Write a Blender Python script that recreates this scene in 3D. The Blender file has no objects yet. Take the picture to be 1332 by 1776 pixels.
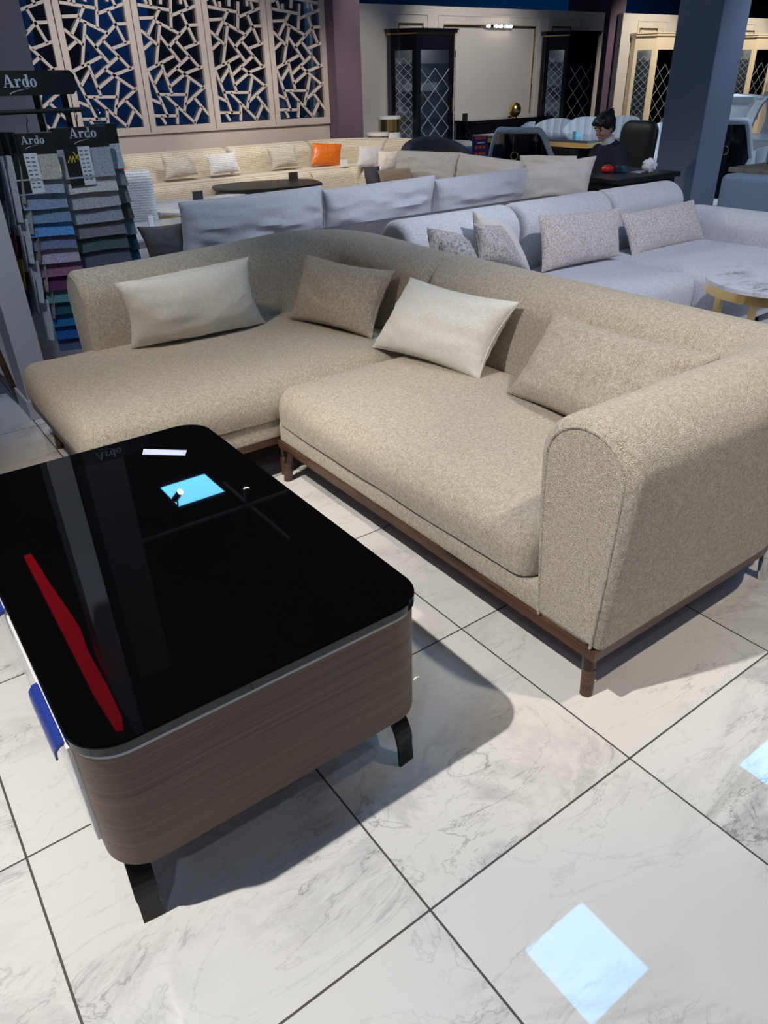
import bpy, bmesh, math, random
from mathutils import Vector, Matrix, noise
PI = math.pi
R = random.Random(7)
SC = bpy.context.scene
COL = SC.collection

# ------------------------------------------------------------------ camera
CH = 1.45
_cam = bpy.data.cameras.new('camera')
camo = bpy.data.objects.new('camera', _cam); COL.objects.link(camo)
FW = Vector((0.49814672, 0.70192667, -0.50906659))
RT = Vector((0.80703144, -0.59002708, -0.02383909))
UP = Vector((0.31709637, 0.39895738, 0.86039695))
camo.matrix_world = Matrix(((RT.x, UP.x, -FW.x, 0), (RT.y, UP.y, -FW.y, 0), (RT.z, UP.z, -FW.z, CH), (0, 0, 0, 1)))
FPX = 1262.7
_cam.sensor_fit = 'VERTICAL'; _cam.sensor_height = 24.0; _cam.lens = 24.0 * FPX / 1776
_cam.clip_start = 0.05; _cam.clip_end = 80
SC.camera = camo
# ------------------------------------------------------------------ colour management, world
SC.view_settings.view_transform = 'Standard'; SC.view_settings.look = 'None'
SC.view_settings.gamma = 1; SC.view_settings.use_curve_mapping = False
SC.view_settings.exposure = 0.04
W = bpy.data.worlds.new('showroom_ambient'); SC.world = W; W.use_nodes = True
W.node_tree.nodes['Background'].inputs[0].default_value = (0.42, 0.55, 0.9, 1)
W.node_tree.nodes['Background'].inputs[1].default_value = 0.05
WARM = (1.0, 0.885, 0.72); NEUT = (1.0, 0.945, 0.87); COOL = (0.72, 0.84, 1.0); LAV = (0.92, 0.90, 1.0)
PANEL_COL = (0.14, 0.53, 1.0); PANEL_STR = 13.0; PANEL_SOFT = (0.46, 0.62, 1.0); SOFT_STR = 6.5
PANEL_Z = 3.9
PANELS = [(2.7, 1.5), (5.4, 1.5), (2.7, 7.95), (5.4, 7.95), (8.1, 1.5), (8.1, 7.95), (10.8, 7.95), (-2.7, 1.5), (0.0, -2.0), (2.7, -5.0), (-2.7, -5), (10.8, 1.5), (3.2, 11.3), (5.6, 11.3), (17.0, 15.0), (20.5, 15.0)]  # few show as mirrored patches; the unseen rest are added as fill
# name, lamp position, aim, watts, cone degrees, blend, colour, radius
SPOTS = [  # keys follow seen shadows; most background spots are added to light it
    ((-1.15, 1.35, 3.75), (0.85, 0.8, 0.0), 560, 66, .8, NEUT, .03),
    ((1.95, -0.35, 3.75), (1.95, 1.15, 0.5), 230, 44, .9, WARM, .05),
    ((-0.6, 1.6, 3.75), (0.95, 2.65, 0.4), 300, 36, .9, WARM, .05),
    ((-1.6, -1.0, 3.75), (0.1, -0.2, 0.0), 45, 80, .9, COOL, .06),  # cool fill added over the near floor
    ((2.44, 7.62, 3.70), (3.6, 5.3, 0.7), 200, 75, .6, WARM, .04),
    ((5.0, 7.2, 3.70), (5.9, 9.6, 0.5), 320, 58, .6, WARM, .04),
    ((3.10, 7.2, 3.70), (4.2, 9.8, 0.6), 300, 80, .6, WARM, .04),
    ((2.9, 0.3, 3.75), (3.9, 2.9, 0.5), 400, 62, .7, LAV, .04),
    ((9.2, 8.6, 3.70), (10.4, 11.5, 1.0), 290, 66, .7, NEUT, .04),
    ((14.6, 8.8, 3.70), (15.4, 11.5, 1.3), 420, 60, .6, WARM, .04),
    ((18.4, 8.8, 3.70), (19.0, 11.5, 1.3), 420, 60, .6, WARM, .04),
    ((7.2, 8.2, 3.70), (7.6, 11.5, 0.8), 170, 50, .7, WARM, .04),
    ((7.7, 4.9, 3.70), (8.9, 6.9, 0.9), 330, 70, .6, COOL, .04),
    ((3.4, 4.3, 3.75), (3.5, 10.4, 1.7), 360, 44, .8, NEUT, .05),  # wall wash added to lift the fretwork wall
    ((4.8, 3.9, 3.75), (2.4, 6.7, 0.5), 260, 42, .7, COOL, .04),  # added to brighten the curved sofa's arm and drawer table
    ((0.2, 2.4, 3.75), (0.9, 4.2, 0.9), 150, 42, .8, COOL, .04),  # extra cool light added for swatch stand and pier
    ((3.3, 2.0, 3.75), (3.0, 4.4, 0.8), 170, 46, .9, COOL, .04),  # added fill on the backs of the grey-blue cushions
    ((8.6, 2.8, 3.70), (8.3, 4.6, 0.8), 200, 70, .6, COOL, .04),
]

def ray(px, py): return FW + RT * ((px - 666) / FPX) - UP * ((py - 888) / FPX)
def Zp(px, py, z):
    d = ray(px, py); return Vector((0, 0, CH)) + d * ((z - CH) / d.z)
def Yp(px, py, y):
    d = ray(px, py); return Vector((0, 0, CH)) + d * (y / d.y)
def Xp(px, py, x):
    d = ray(px, py); return Vector((0, 0, CH)) + d * (x / d.x)

# ------------------------------------------------------------------ materials
def lin(r, g, b):
    f = lambda c: (c / 255 / 12.92) if c / 255 <= .04045 else ((c / 255 + .055) / 1.055) ** 2.4
    return (f(r), f(g), f(b), 1)
MATS = {}
def newmat(name):
    m = bpy.data.materials.new(name); m.use_nodes = True
    nt = m.node_tree; b = nt.nodes['Principled BSDF']
    return m, nt, b
def N(nt, t, **kw):
    n = nt.nodes.new(t)
    for k, v in kw.items(): setattr(n, k, v)
    return n
def plain(name, col, rough=.5, metal=0, bump=0, bscale=60, spec=.5, coat=0, var=0.0):
    if name in MATS: return MATS[name]
    m, nt, b = newmat(name)
    b.inputs['Roughness'].default_value = rough; b.inputs['Metallic'].default_value = metal
    b.inputs['Specular IOR Level'].default_value = spec; b.inputs['Coat Weight'].default_value = coat
    b.inputs['Coat Roughness'].default_value = .04
    tc = N(nt, 'ShaderNodeTexCoord'); nz = N(nt, 'ShaderNodeTexNoise'); nz.inputs['Scale'].default_value = bscale
    nt.links.new(tc.outputs['Object'], nz.inputs['Vector'])
    mx = N(nt, 'ShaderNodeMix', data_type='RGBA')
    mx.inputs[6].default_value = tuple(c * (1 - var) for c in col[:3]) + (1,); mx.inputs[7].default_value = tuple(min(1, c * (1 + var)) for c in col[:3]) + (1,)
    nt.links.new(nz.outputs['Fac'], mx.inputs[0]); nt.links.new(mx.outputs[2], b.inputs['Base Color'])
    if bump:
        bp = N(nt, 'ShaderNodeBump'); bp.inputs['Strength'].default_value = bump; bp.inputs['Distance'].default_value = .002
        nt.links.new(nz.outputs['Fac'], bp.inputs['Height']); nt.links.new(bp.outputs[0], b.inputs['Normal'])
    MATS[name] = m; return m
def boucle(name, c1, c2, scale=260, bump=.9, dist=.004, sheen=.3):
    """looped wool: cell bumps with a two-tone speckle"""
    if name in MATS: return MATS[name]
    m, nt, b = newmat(name)
    b.inputs['Roughness'].default_value = .95; b.inputs['Specular IOR Level'].default_value = .15
    b.inputs['Sheen Weight'].default_value = sheen; b.inputs['Sheen Roughness'].default_value = .5
    tc = N(nt, 'ShaderNodeTexCoord')
    nz = N(nt, 'ShaderNodeTexNoise'); nz.inputs['Scale'].default_value = scale * .8; nz.inputs['Detail'].default_value = 3; nz.inputs['Distortion'].default_value = 1.2
    vo = N(nt, 'ShaderNodeTexVoronoi'); vo.inputs['Scale'].default_value = scale; vo.feature = 'SMOOTH_F1'
    nb = N(nt, 'ShaderNodeTexNoise'); nb.inputs['Scale'].default_value = scale * .22; nb.inputs['Detail'].default_value = 2
    for n in (nz, vo, nb): nt.links.new(tc.outputs['Object'], n.inputs['Vector'])
    ad = N(nt, 'ShaderNodeMath', operation='MULTIPLY_ADD'); nt.links.new(nb.outputs['Fac'], ad.inputs[0]); ad.inputs[1].default_value = .35
    nt.links.new(nz.outputs['Fac'], ad.inputs[2])
    cr = N(nt, 'ShaderNodeValToRGB'); cr.color_ramp.elements[0].position = .45; cr.color_ramp.elements[1].position = .88
    cr.color_ramp.elements[0].color = c1; cr.color_ramp.elements[1].color = c2
    nt.links.new(ad.outputs[0], cr.inputs[0]); nt.links.new(cr.outputs[0], b.inputs['Base Color'])
    sb = N(nt, 'ShaderNodeMath', operation='SUBTRACT'); nt.links.new(nz.outputs['Fac'], sb.inputs[0]); nt.links.new(vo.outputs['Distance'], sb.inputs[1])
    bp = N(nt, 'ShaderNodeBump'); bp.inputs['Strength'].default_value = bump; bp.inputs['Distance'].default_value = dist
    nt.links.new(sb.outputs[0], bp.inputs['Height']); nt.links.new(bp.outputs[0], b.inputs['Normal'])
    MATS[name] = m; return m
def weave(name, c1, c2, sx=500, bump=.5, chev=False, sheen=.2):
    if name in MATS: return MATS[name]
    m, nt, b = newmat(name)
    b.inputs['Roughness'].default_value = .9; b.inputs['Specular IOR Level'].default_value = .2; b.inputs['Sheen Weight'].default_value = sheen
    tc = N(nt, 'ShaderNodeTexCoord')
    wv = N(nt, 'ShaderNodeTexWave') if chev else N(nt, 'ShaderNodeTexVoronoi')
    if not chev:
        wv.inputs['Scale'].default_value = sx * .6; nt.links.new(tc.outputs['Object'], wv.inputs['Vector'])
        nz = N(nt, 'ShaderNodeTexNoise'); nz.inputs['Scale'].default_value = sx * .4; nz.inputs['Detail'].default_value = 3; nt.links.new(tc.outputs['Object'], nz.inputs['Vector'])
        ad = N(nt, 'ShaderNodeMath', operation='MULTIPLY_ADD'); ad.inputs[1].default_value = .35
        nt.links.new(wv.outputs['Distance'], ad.inputs[0]); nt.links.new(nz.outputs['Fac'], ad.inputs[2])
        cr = N(nt, 'ShaderNodeValToRGB'); cr.color_ramp.elements[0].position = .45; cr.color_ramp.elements[1].position = .85
        cr.color_ramp.elements[0].color = c1; cr.color_ramp.elements[1].color = c2
        nt.links.new(ad.outputs[0], cr.inputs[0]); nt.links.new(cr.outputs[0], b.inputs['Base Color'])
        bp = N(nt, 'ShaderNodeBump'); bp.inputs['Strength'].default_value = bump; bp.inputs['Distance'].default_value = .002
        nt.links.new(ad.outputs[0], bp.inputs['Height']); nt.links.new(bp.outputs[0], b.inputs['Normal'])
        MATS[name] = m; return m
    wv.bands_direction = 'Z'; wv.inputs['Scale'].default_value = 16
    wv.inputs['Distortion'].default_value = 3.0 if not chev else 2.2; wv.inputs['Detail'].default_value = 1; wv.inputs['Detail Scale'].default_value = 2.2 if not chev else 3.5
    nz = N(nt, 'ShaderNodeTexNoise'); nz.inputs['Scale'].default_value = sx * .45; nz.inputs['Detail'].default_value = 3
    for n in (wv, nz): nt.links.new(tc.outputs['Object'], n.inputs['Vector'])
    ad = N(nt, 'ShaderNodeMath', operation='MULTIPLY_ADD'); ad.inputs[1].default_value = .35 if not chev else .7
    nt.links.new(wv.outputs['Fac'], ad.inputs[0]); nt.links.new(nz.outputs['Fac'], ad.inputs[2])
    cr = N(nt, 'ShaderNodeValToRGB'); cr.color_ramp.elements[0].position = .4; cr.color_ramp.elements[1].position = .95
    cr.color_ramp.elements[0].color = c1; cr.color_ramp.elements[1].color = c2
    nt.links.new(ad.outputs[0], cr.inputs[0]); nt.links.new(cr.outputs[0], b.inputs['Base Color'])
    bp = N(nt, 'ShaderNodeBump'); bp.inputs['Strength'].default_value = bump; bp.inputs['Distance'].default_value = .002
    nt.links.new(ad.outputs[0], bp.inputs['Height']); nt.links.new(bp.outputs[0], b.inputs['Normal'])
    MATS[name] = m; return m
def wood(name, c1, c2, rough=.4, sc=(3, 3, 70), coat=0):
    if name in MATS: return MATS[name]
    m, nt, b = newmat(name); b.inputs['Roughness'].default_value = rough; b.inputs['Coat Weight'].default_value = coat
    b.inputs['Specular IOR Level'].default_value = .35
    tc = N(nt, 'ShaderNodeTexCoord'); mp = N(nt, 'ShaderNodeMapping'); mp.inputs['Scale'].default_value = sc
    mp.inputs['Rotation'].default_value = (0.0, .05, 0)
    nt.links.new(tc.outputs['Object'], mp.inputs['Vector'])
    n1 = N(nt, 'ShaderNodeTexNoise'); n1.inputs['Scale'].default_value = 1.0; n1.inputs['Detail'].default_value = 6; n1.inputs['Roughness'].default_value = .65; n1.inputs['Distortion'].default_value = .6
    n2 = N(nt, 'ShaderNodeTexNoise'); n2.inputs['Scale'].default_value = 3.4; n2.inputs['Detail'].default_value = 3
    for n in (n1, n2): nt.links.new(mp.outputs[0], n.inputs['Vector'])
    mm = N(nt, 'ShaderNodeMath', operation='MULTIPLY_ADD'); mm.inputs[1].default_value = .5; nt.links.new(n2.outputs['Fac'], mm.inputs[0]); nt.links.new(n1.outputs['Fac'], mm.inputs[2])
    cr = N(nt, 'ShaderNodeValToRGB'); cr.color_ramp.elements[0].position = .5; cr.color_ramp.elements[1].position = .98
    cr.color_ramp.elements[0].color = c1; cr.color_ramp.elements[1].color = c2
    nt.links.new(mm.outputs[0], cr.inputs[0]); nt.links.new(cr.outputs[0], b.inputs['Base Color'])
    bp = N(nt, 'ShaderNodeBump'); bp.inputs['Strength'].default_value = .12; bp.inputs['Distance'].default_value = .001
    nt.links.new(mm.outputs[0], bp.inputs['Height']); nt.links.new(bp.outputs[0], b.inputs['Normal'])
    MATS[name] = m; return m
def marble(name, tiles=None, base=(.72, .72, .71), rough=.022, vein=(.30, .29, .28), scale=1.0, amount=1.0):
    if name in MATS: return MATS[name]
    m, nt, b = newmat(name); b.inputs['Roughness'].default_value = rough; b.inputs['Specular IOR Level'].default_value = .5
    L = nt.links.new
    tc = N(nt, 'ShaderNodeTexCoord'); vec = tc.outputs['Object']
    def math_(op, a, bb=None, c=None):
        n = N(nt, 'ShaderNodeMath', operation=op)
        for i, v in enumerate((a, bb, c)):
            if v is None: continue
            if isinstance(v, (int, float)): n.inputs[i].default_value = v
            else: L(v, n.inputs[i])
        return n.outputs[0]
    grout = None
    if tiles:
        x0, y0, dx, dy, gw = tiles
        sp = N(nt, 'ShaderNodeSeparateXYZ'); L(vec, sp.inputs[0])
        u = math_('DIVIDE', math_('SUBTRACT', sp.outputs[0], x0), dx); v = math_('DIVIDE', math_('SUBTRACT', sp.outputs[1], y0), dy)
        iu = math_('FLOOR', u); iv = math_('FLOOR', v)
        fu = math_('ABSOLUTE', math_('SUBTRACT', math_('FRACT', u), .5)); fv = math_('ABSOLUTE', math_('SUBTRACT', math_('FRACT', v), .5))
        grout = math_('MAXIMUM', math_('GREATER_THAN', fu, .5 - gw / 2 / dx), math_('GREATER_THAN', fv, .5 - gw / 2 / dy))
        cb = N(nt, 'ShaderNodeCombineXYZ'); L(iu, cb.inputs[0]); L(iv, cb.inputs[1])
        wn = N(nt, 'ShaderNodeTexWhiteNoise', noise_dimensions='2D'); L(cb.outputs[0], wn.inputs['Vector'])
        vs = N(nt, 'ShaderNodeVectorMath', operation='SCALE'); L(wn.outputs['Color'], vs.inputs[0]); vs.inputs['Scale'].default_value = 40
        va = N(nt, 'ShaderNodeVectorMath', operation='ADD'); L(vec, va.inputs[0]); L(vs.outputs[0], va.inputs[1]); vec = va.outputs[0]
    mp = N(nt, 'ShaderNodeMapping'); mp.inputs['Rotation'].default_value = (0, 0, .35); mp.inputs['Scale'].default_value = (scale * 1.0, scale * 1.9, scale)
    L(vec, mp.inputs['Vector'])
    def veins(sc, width, dist, det=5, lac=2.1):
        n = N(nt, 'ShaderNodeTexNoise'); n.inputs['Scale'].default_value = sc; n.inputs['Detail'].default_value = det; n.inputs['Roughness'].default_value = .6
        n.inputs['Distortion'].default_value = dist; L(mp.outputs[0], n.inputs['Vector'])
        a = math_('ABSOLUTE', math_('SUBTRACT', n.outputs['Fac'], .5))
        return math_('SUBTRACT', 1, math_('MINIMUM', math_('DIVIDE', a, width), 1))
    mask = N(nt, 'ShaderNodeTexNoise'); mask.inputs['Scale'].default_value = 1.7; mask.inputs['Detail'].default_value = 2; L(mp.outputs[0], mask.inputs['Vector'])
    mk = N(nt, 'ShaderNodeMapRange'); mk.inputs[1].default_value = .46; mk.inputs[2].default_value = .68; L(mask.outputs['Fac'], mk.inputs[0])
    v1 = math_('MULTIPLY', veins(1.5, .010, 1.8, 7), .8)
    v2 = math_('MULTIPLY', veins(1.1, .07, 2.2, 8), mk.outputs[0])
    v3 = math_('MULTIPLY', math_('MULTIPLY', veins(4.5, .012, 1.4, 7), mk.outputs[0]), .55)
    tot = math_('MINIMUM', math_('MULTIPLY', math_('ADD', math_('ADD', math_('MULTIPLY', v1, math_('ADD', math_('MULTIPLY', mk.outputs[0], .75), .25)), math_('MULTIPLY', v2, .6)), v3), amount), 1)
    mx = N(nt, 'ShaderNodeMix', data_type='RGBA'); mx.inputs[6].default_value = base + (1,); mx.inputs[7].default_value = vein + (1,); L(tot, mx.inputs[0])
    out = mx.outputs[2]
    if grout is not None:
        m2 = N(nt, 'ShaderNodeMix', data_type='RGBA'); L(grout, m2.inputs[0]); L(out, m2.inputs[6]); m2.inputs[7].default_value = (.07, .068, .065, 1); out = m2.outputs[2]
        rr = math_('ADD', math_('MULTIPLY', grout, .6), rough); L(rr, b.inputs['Roughness'])
    L(out, b.inputs['Base Color'])
    MATS[name] = m; return m
def emit(name, col, s):
    if name in MATS: return MATS[name]
    m, nt, b = newmat(name); b.inputs['Base Color'].default_value = (0, 0, 0, 1); b.inputs['Emission Color'].default_value = tuple(col[:3]) + (1,); b.inputs['Emission Strength'].default_value = s
    MATS[name] = m; return m
def glass(name, col=(.9, .95, 1), rough=0.02, alpha=.22):
    """thin pane: part see-through, part mirror-like"""
    if name in MATS: return MATS[name]
    m, nt, b = newmat(name); L = nt.links.new
    tr = N(nt, 'ShaderNodeBsdfTransparent'); tr.inputs[0].default_value = tuple(col) + (1,)
    gl = N(nt, 'ShaderNodeBsdfGlossy'); gl.inputs['Roughness'].default_value = rough
    fr = N(nt, 'ShaderNodeFresnel'); fr.inputs[0].default_value = 1.5
    ad = N(nt, 'ShaderNodeMath', operation='ADD'); L(fr.outputs[0], ad.inputs[0]); ad.inputs[1].default_value = alpha * .6; ad.use_clamp = True
    mx = N(nt, 'ShaderNodeMixShader'); L(ad.outputs[0], mx.inputs[0]); L(tr.outputs[0], mx.inputs[1]); L(gl.outputs[0], mx.inputs[2])
    L(mx.outputs[0], nt.nodes['Material Output'].inputs['Surface'])
    MATS[name] = m; return m

M_FLOOR = marble('marble_tile', tiles=(0.066, 0.648, 0.634, 0.6235, .005), base=(.78, .775, .765), vein=(.33, .33, .34), amount=.95)
M_TOPMARBLE = marble('white_marble_top', base=(.8, .8, .84), vein=(.12, .12, .14), scale=2.2, rough=.15, amount=.9)
M_SOFA = boucle('beige_boucle', lin(150, 136, 115), lin(240, 231, 214), scale=400, bump=1.0, dist=.004)
M_SOFA2 = boucle('taupe_boucle', lin(142, 130, 112), lin(228, 219, 204), scale=330, bump=1.0, dist=.004)
M_WBOUCLE = boucle('ivory_boucle', lin(228, 228, 224), lin(252, 251, 248), scale=300, bump=.7, dist=.004)
M_WALNUT = wood('walnut', lin(50, 33, 26), lin(108, 76, 58), .35)
M_TABLEWOOD = wood('smoked_oak_veneer', lin(74, 59, 49), lin(112, 90, 75), .42, (1.3, 1.3, 75))
M_BLACKGLASS = plain('black_glass', (.002, .002, .0025, 1), .015, 0, 0, 5, .5)
M_GLASSEDGE = plain('smoked_glass_edge', (.006, .007, .009, 1), .06, 0, 0, 5, .45)
M_EDGESTRIP = plain('steel_edge_strip', (.22, .24, .27, 1), .3, .9)
M_DARKMETAL = plain('dark_bronze_metal', (.03, .028, .027, 1), .35, .8)
M_BRONZE = plain('bronze_lacquer', (.05, .035, .028, 1), .18, .7)
M_BLACK = plain('satin_black', (.012, .012, .014, 1), .45)
M_BLACKGLOSS = plain('black_lacquer', (.006, .006, .010, 1), .06, 0, 0, 5, .5, .5)
M_GOLD = plain('brushed_gold', (.83, .58, .24, 1), .22, 1)
M_CHROME = plain('chrome', (.8, .8, .82, 1), .1, 1)
M_BLUEREFLECT = plain('painted_blue_reflection', lin(40, 62, 150), .25)  # blue reflected in the drawer handles, put into their colour
M_WHITEPAINT = plain('white_lacquer', lin(232, 232, 236), .25, 0, 0, 5, .5, .2)
M_PIER = plain('grey_wall_paint', lin(204, 200, 204), .6, 0, .05, 30, .3, var=.02)
M_WALL = plain('warm_grey_wall_paint', lin(205, 200, 196), .6, 0, .05, 30, .3, var=.02)
M_LATTICE = plain('taupe_lattice_lacquer', lin(186, 176, 174), .5, 0, .05, 40, .3, var=.03)
M_PURPLE = plain('plum_paint', lin(96, 78, 98), .6, var=.02)
M_COLUMN = plain('slate_blue_column_paint', lin(126, 136, 158), .55, var=.02)
M_BLUEWALL = plain('deep_blue_wall_paint', lin(30, 128, 190), .6)
M_CEIL = plain('black_ceiling_paint', (.006, .007, .010, 1), .8)
M_PANELRIM = plain('white_panel_rim', lin(180, 185, 190), .5)
M_PAPER = plain('white_paper', lin(235, 236, 240), .6)
M_OFFLINEN = weave('pale_linen', lin(172, 172, 178), lin(220, 220, 226), 500)
M_GREYLINEN = weave('grey_blue_linen', lin(170, 170, 178), lin(210, 210, 218), 600, .3)
M_CREAMLINEN = weave('cream_linen', lin(196, 188, 180), lin(228, 221, 212), 600, .3)
M_TAUPEVELVET = plain('taupe_velvet', lin(96, 92, 96), .8, 0, .1, 12, .3, var=.25)
M_KNIT = weave('grey_knit', lin(140, 134, 130), lin(206, 200, 194), 200, 1.0)
M_KNITPINK = weave('rose_beige_knit', lin(168, 154, 146), lin(222, 212, 206), 240, .9)
M_HERR = weave('herringbone_grey', lin(120, 116, 112), lin(200, 196, 190), 180, 1.0, chev=False)
M_CHEV = weave('cream_chevron_jacquard', lin(160, 150, 136), lin(218, 208, 192), 200, 1.0, chev=True)
M_CHEVW = weave('silver_chevron_jacquard', lin(176, 176, 180), lin(232, 232, 236), 200, 1.0, chev=True)
M_ORANGE = plain('orange_velvet', lin(224, 110, 22), .38, 0, .4, 40, .6, var=.45)
M_BEIGECUSH = weave('sand_linen', lin(168, 142, 116), lin(208, 180, 152), 500, .4)
M_LEATHERW = plain('white_leather', lin(222, 226, 232), .38, 0, .1, 60)
M_CREAMLACQ = plain('cream_lacquer', lin(236, 222, 196), .3, 0, 0, 5, .5, .2)
M_BLUEFABRIC = weave('steel_blue_fabric', lin(104, 128, 152), lin(140, 162, 184), 400, .4)
M_SKIN = plain('skin', lin(206, 160, 138), .5, var=.03)
M_HAIR = plain('black_hair', (.008, .006, .006, 1), .45, 0, .6, 220)
M_NAVY = plain('navy_sweater', lin(38, 36, 52), .9, 0, .4, 160, var=.15)
M_GLASSPANE = glass('clear_cabinet_glass')
M_DARKPANE = glass('dark_window_glass', (.55, .6, .68), .02, .10)
M_MIRROR = plain('mirror', (.7, .74, .78, 1), .03, 1)
M_BEIGETOP = wood('greige_wood_top', lin(120, 112, 104), lin(170, 160, 150), .4, (2, 40, 2))

# ------------------------------------------------------------------ mesh helpers
def link(name, bm, mat, parent=None, smooth=True, loc=None):
    me = bpy.data.meshes.new(name)
    bmesh.ops.recalc_face_normals(bm, faces=bm.faces)
    if smooth:
        for e in bm.edges:
            e.smooth = not (len(e.link_faces) == 2 and e.calc_face_angle(0) > .62)
        for f in bm.faces: f.smooth = True
    bm.to_mesh(me); bm.free()
    o = bpy.data.objects.new(name, me); COL.objects.link(o)
    if mat: me.materials.append(mat)
    if parent:
        o.parent = parent
        # geometry is modelled in world space for placed parts: counter the parent's own place
        o.matrix_parent_inverse = Matrix.Identity(4)
        if parent.get('_w') is not None:
            pass
    if loc is not None: o.location = loc
    return o
def recenter(o):
    """move a top-level mesh's origin to its footprint centre without moving the mesh"""
    vs = [v.co for v in o.data.vertices]
    c = Vector((sum(v.x for v in vs) / len(vs), sum(v.y for v in vs) / len(vs), min(v.z for v in vs)))
    for v in o.data.vertices: v.co -= c
    o.location = c
def tag(o, label, cat=None, group=None, kind=None):
    if label: o['label'] = label
    if cat: o['category'] = cat
    if group: o['group'] = group
    if kind: o['kind'] = kind
    return o
class Thing:
    """an Empty at the base; parts are given in world coordinates and stored relative to it"""
    def __init__(s, name, label, cat, loc=(0, 0, 0), rz=0, group=None):
        s.o = bpy.data.objects.new(name, None); COL.objects.link(s.o); s.o.empty_display_size = .1
        s.loc = Vector(loc); s.o.location = s.loc; s.o.rotation_euler = (0, 0, rz)
        tag(s.o, label, cat, group)
    def part(s, name, bm, mat, smooth=True, parent=None, label=None, world=True):
        if world: bmesh.ops.translate(bm, verts=bm.verts, vec=-s.loc)
        o = link(name, bm, mat, None, smooth); o.parent = parent or s.o
        if label: o['label'] = label
        return o
def struct(name, bm, mat, smooth=False):
    o = link(name, bm, mat, None, smooth); recenter(o); o['kind'] = 'structure'; return o
def single(name, bm, mat, label, cat, group=None, smooth=True, kind=None):
    o = link(name, bm, mat, None, smooth); recenter(o); tag(o, label, cat, group, kind); return o

def bm_box(bm, x0, x1, y0, y1, z0, z1, bev=0, seg=2):
    r = bmesh.ops.create_cube(bm, size=1)
    vs = r['verts']
    for v in vs:
        v.co = Vector(((x0 + x1) / 2 + v.co.x * (x1 - x0), (y0 + y1) / 2 + v.co.y * (y1 - y0), (z0 + z1) / 2 + v.co.z * (z1 - z0)))
    if bev:
        es = list({e for v in vs for e in v.link_edges})
        bmesh.ops.bevel(bm, geom=es, offset=bev, segments=seg, profile=.5, affect='EDGES')
    return vs
def box(x0, x1, y0, y1, z0, z1, bev=0, seg=2):
    bm = bmesh.new(); bm_box(bm, x0, x1, y0, y1, z0, z1, bev, seg); return bm
def cyl(bm, c, r0, r1, z0, z1, n=24, ax='Z'):
    c = Vector(c)
    rr = bmesh.ops.create_cone(bm, cap_ends=True, segments=n, radius1=r0, radius2=r1, depth=z1 - z0)
    for v in rr['verts']:
        p = v.co.copy(); p.z += (z0 + z1) / 2
        if ax == 'X': p = Vector((p.z, p.x, p.y))
        elif ax == 'Y': p = Vector((p.x, p.z, p.y))
        v.co = p + c
    return rr['verts']
def tube(bm, pts, r, n=8, closed=False, cap=True):
    pts = [Vector(p) for p in pts]; rings = []
    m = len(pts)
    prev = None
    for i, p in enumerate(pts):
        a = pts[(i - 1) % m] if (closed or i > 0) else p
        b = pts[(i + 1) % m] if (closed or i < m - 1) else p
        t = (b - a).normalized()
        if prev is None:
            up = Vector((0, 0, 1)) if abs(t.z) < .9 else Vector((1, 0, 0))
            nx = t.cross(up).normalized()
        else:
            nx = (prev - t * prev.dot(t)).normalized()
        prev = nx; ny = t.cross(nx)
        rad = r[i] if isinstance(r, (list, tuple)) else r
        rings.append([bm.verts.new(p + (nx * math.cos(2 * PI * k / n) + ny * math.sin(2 * PI * k / n)) * rad) for k in range(n)])
    for i in range(m if closed else m - 1):
        A, B = rings[i], rings[(i + 1) % m]
        for k in range(n): bm.faces.new((A[k], A[(k + 1) % n], B[(k + 1) % n], B[k]))
    if cap and not closed:
        bm.faces.new(rings[0]); bm.faces.new(rings[-1])
def prism(bm, poly, z0, z1, M=None, bev=0):
    """poly: list of (x,y) extruded in z; M maps local->world"""
    a = [bm.verts.new(Vector((x, y, z0))) for x, y in poly]; b = [bm.verts.new(Vector((x, y, z1))) for x, y in poly]
    n = len(poly); fs = [bm.faces.new(a), bm.faces.new(b)]
    for i in range(n): fs.append(bm.faces.new((a[i], a[(i + 1) % n], b[(i + 1) % n], b[i])))
    vs = a + b
    if bev:
        es = [e for e in fs[0].edges] + [e for e in fs[1].edges]
        r = bmesh.ops.bevel(bm, geom=es, offset=bev, segments=3, profile=.5, affect='EDGES')
        vs = list({v for f in r['faces'] for v in f.verts} | {v for v in vs if v.is_valid})
    if M is not None:
        for v in vs: v.co = M @ v.co
    return vs
def rrect(x0, x1, y0, y1, r, n=10):
    p = []
    for cx, cy, a0 in ((x1 - r, y1 - r, 0), (x0 + r, y1 - r, PI / 2), (x0 + r, y0 + r, PI), (x1 - r, y0 + r, 1.5 * PI)):
        for k in range(n + 1):
            a = a0 + PI / 2 * k / n; p.append((cx + r * math.cos(a), cy + r * math.sin(a)))
    return p
def _samples(a, b, ra, rb, n, ne=5):
    s = [a + ra * (1 - math.cos(PI / 2 * k / ne)) for k in range(ne)] if ra else []
    lo = a + ra; hi = b - rb
    s += [lo + (hi - lo) * k / n for k in range(n + 1)]
    s += [b - rb * (1 - math.cos(PI / 2 * k / ne)) for k in range(ne - 1, -1, -1)] if rb else []
    return s
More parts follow.
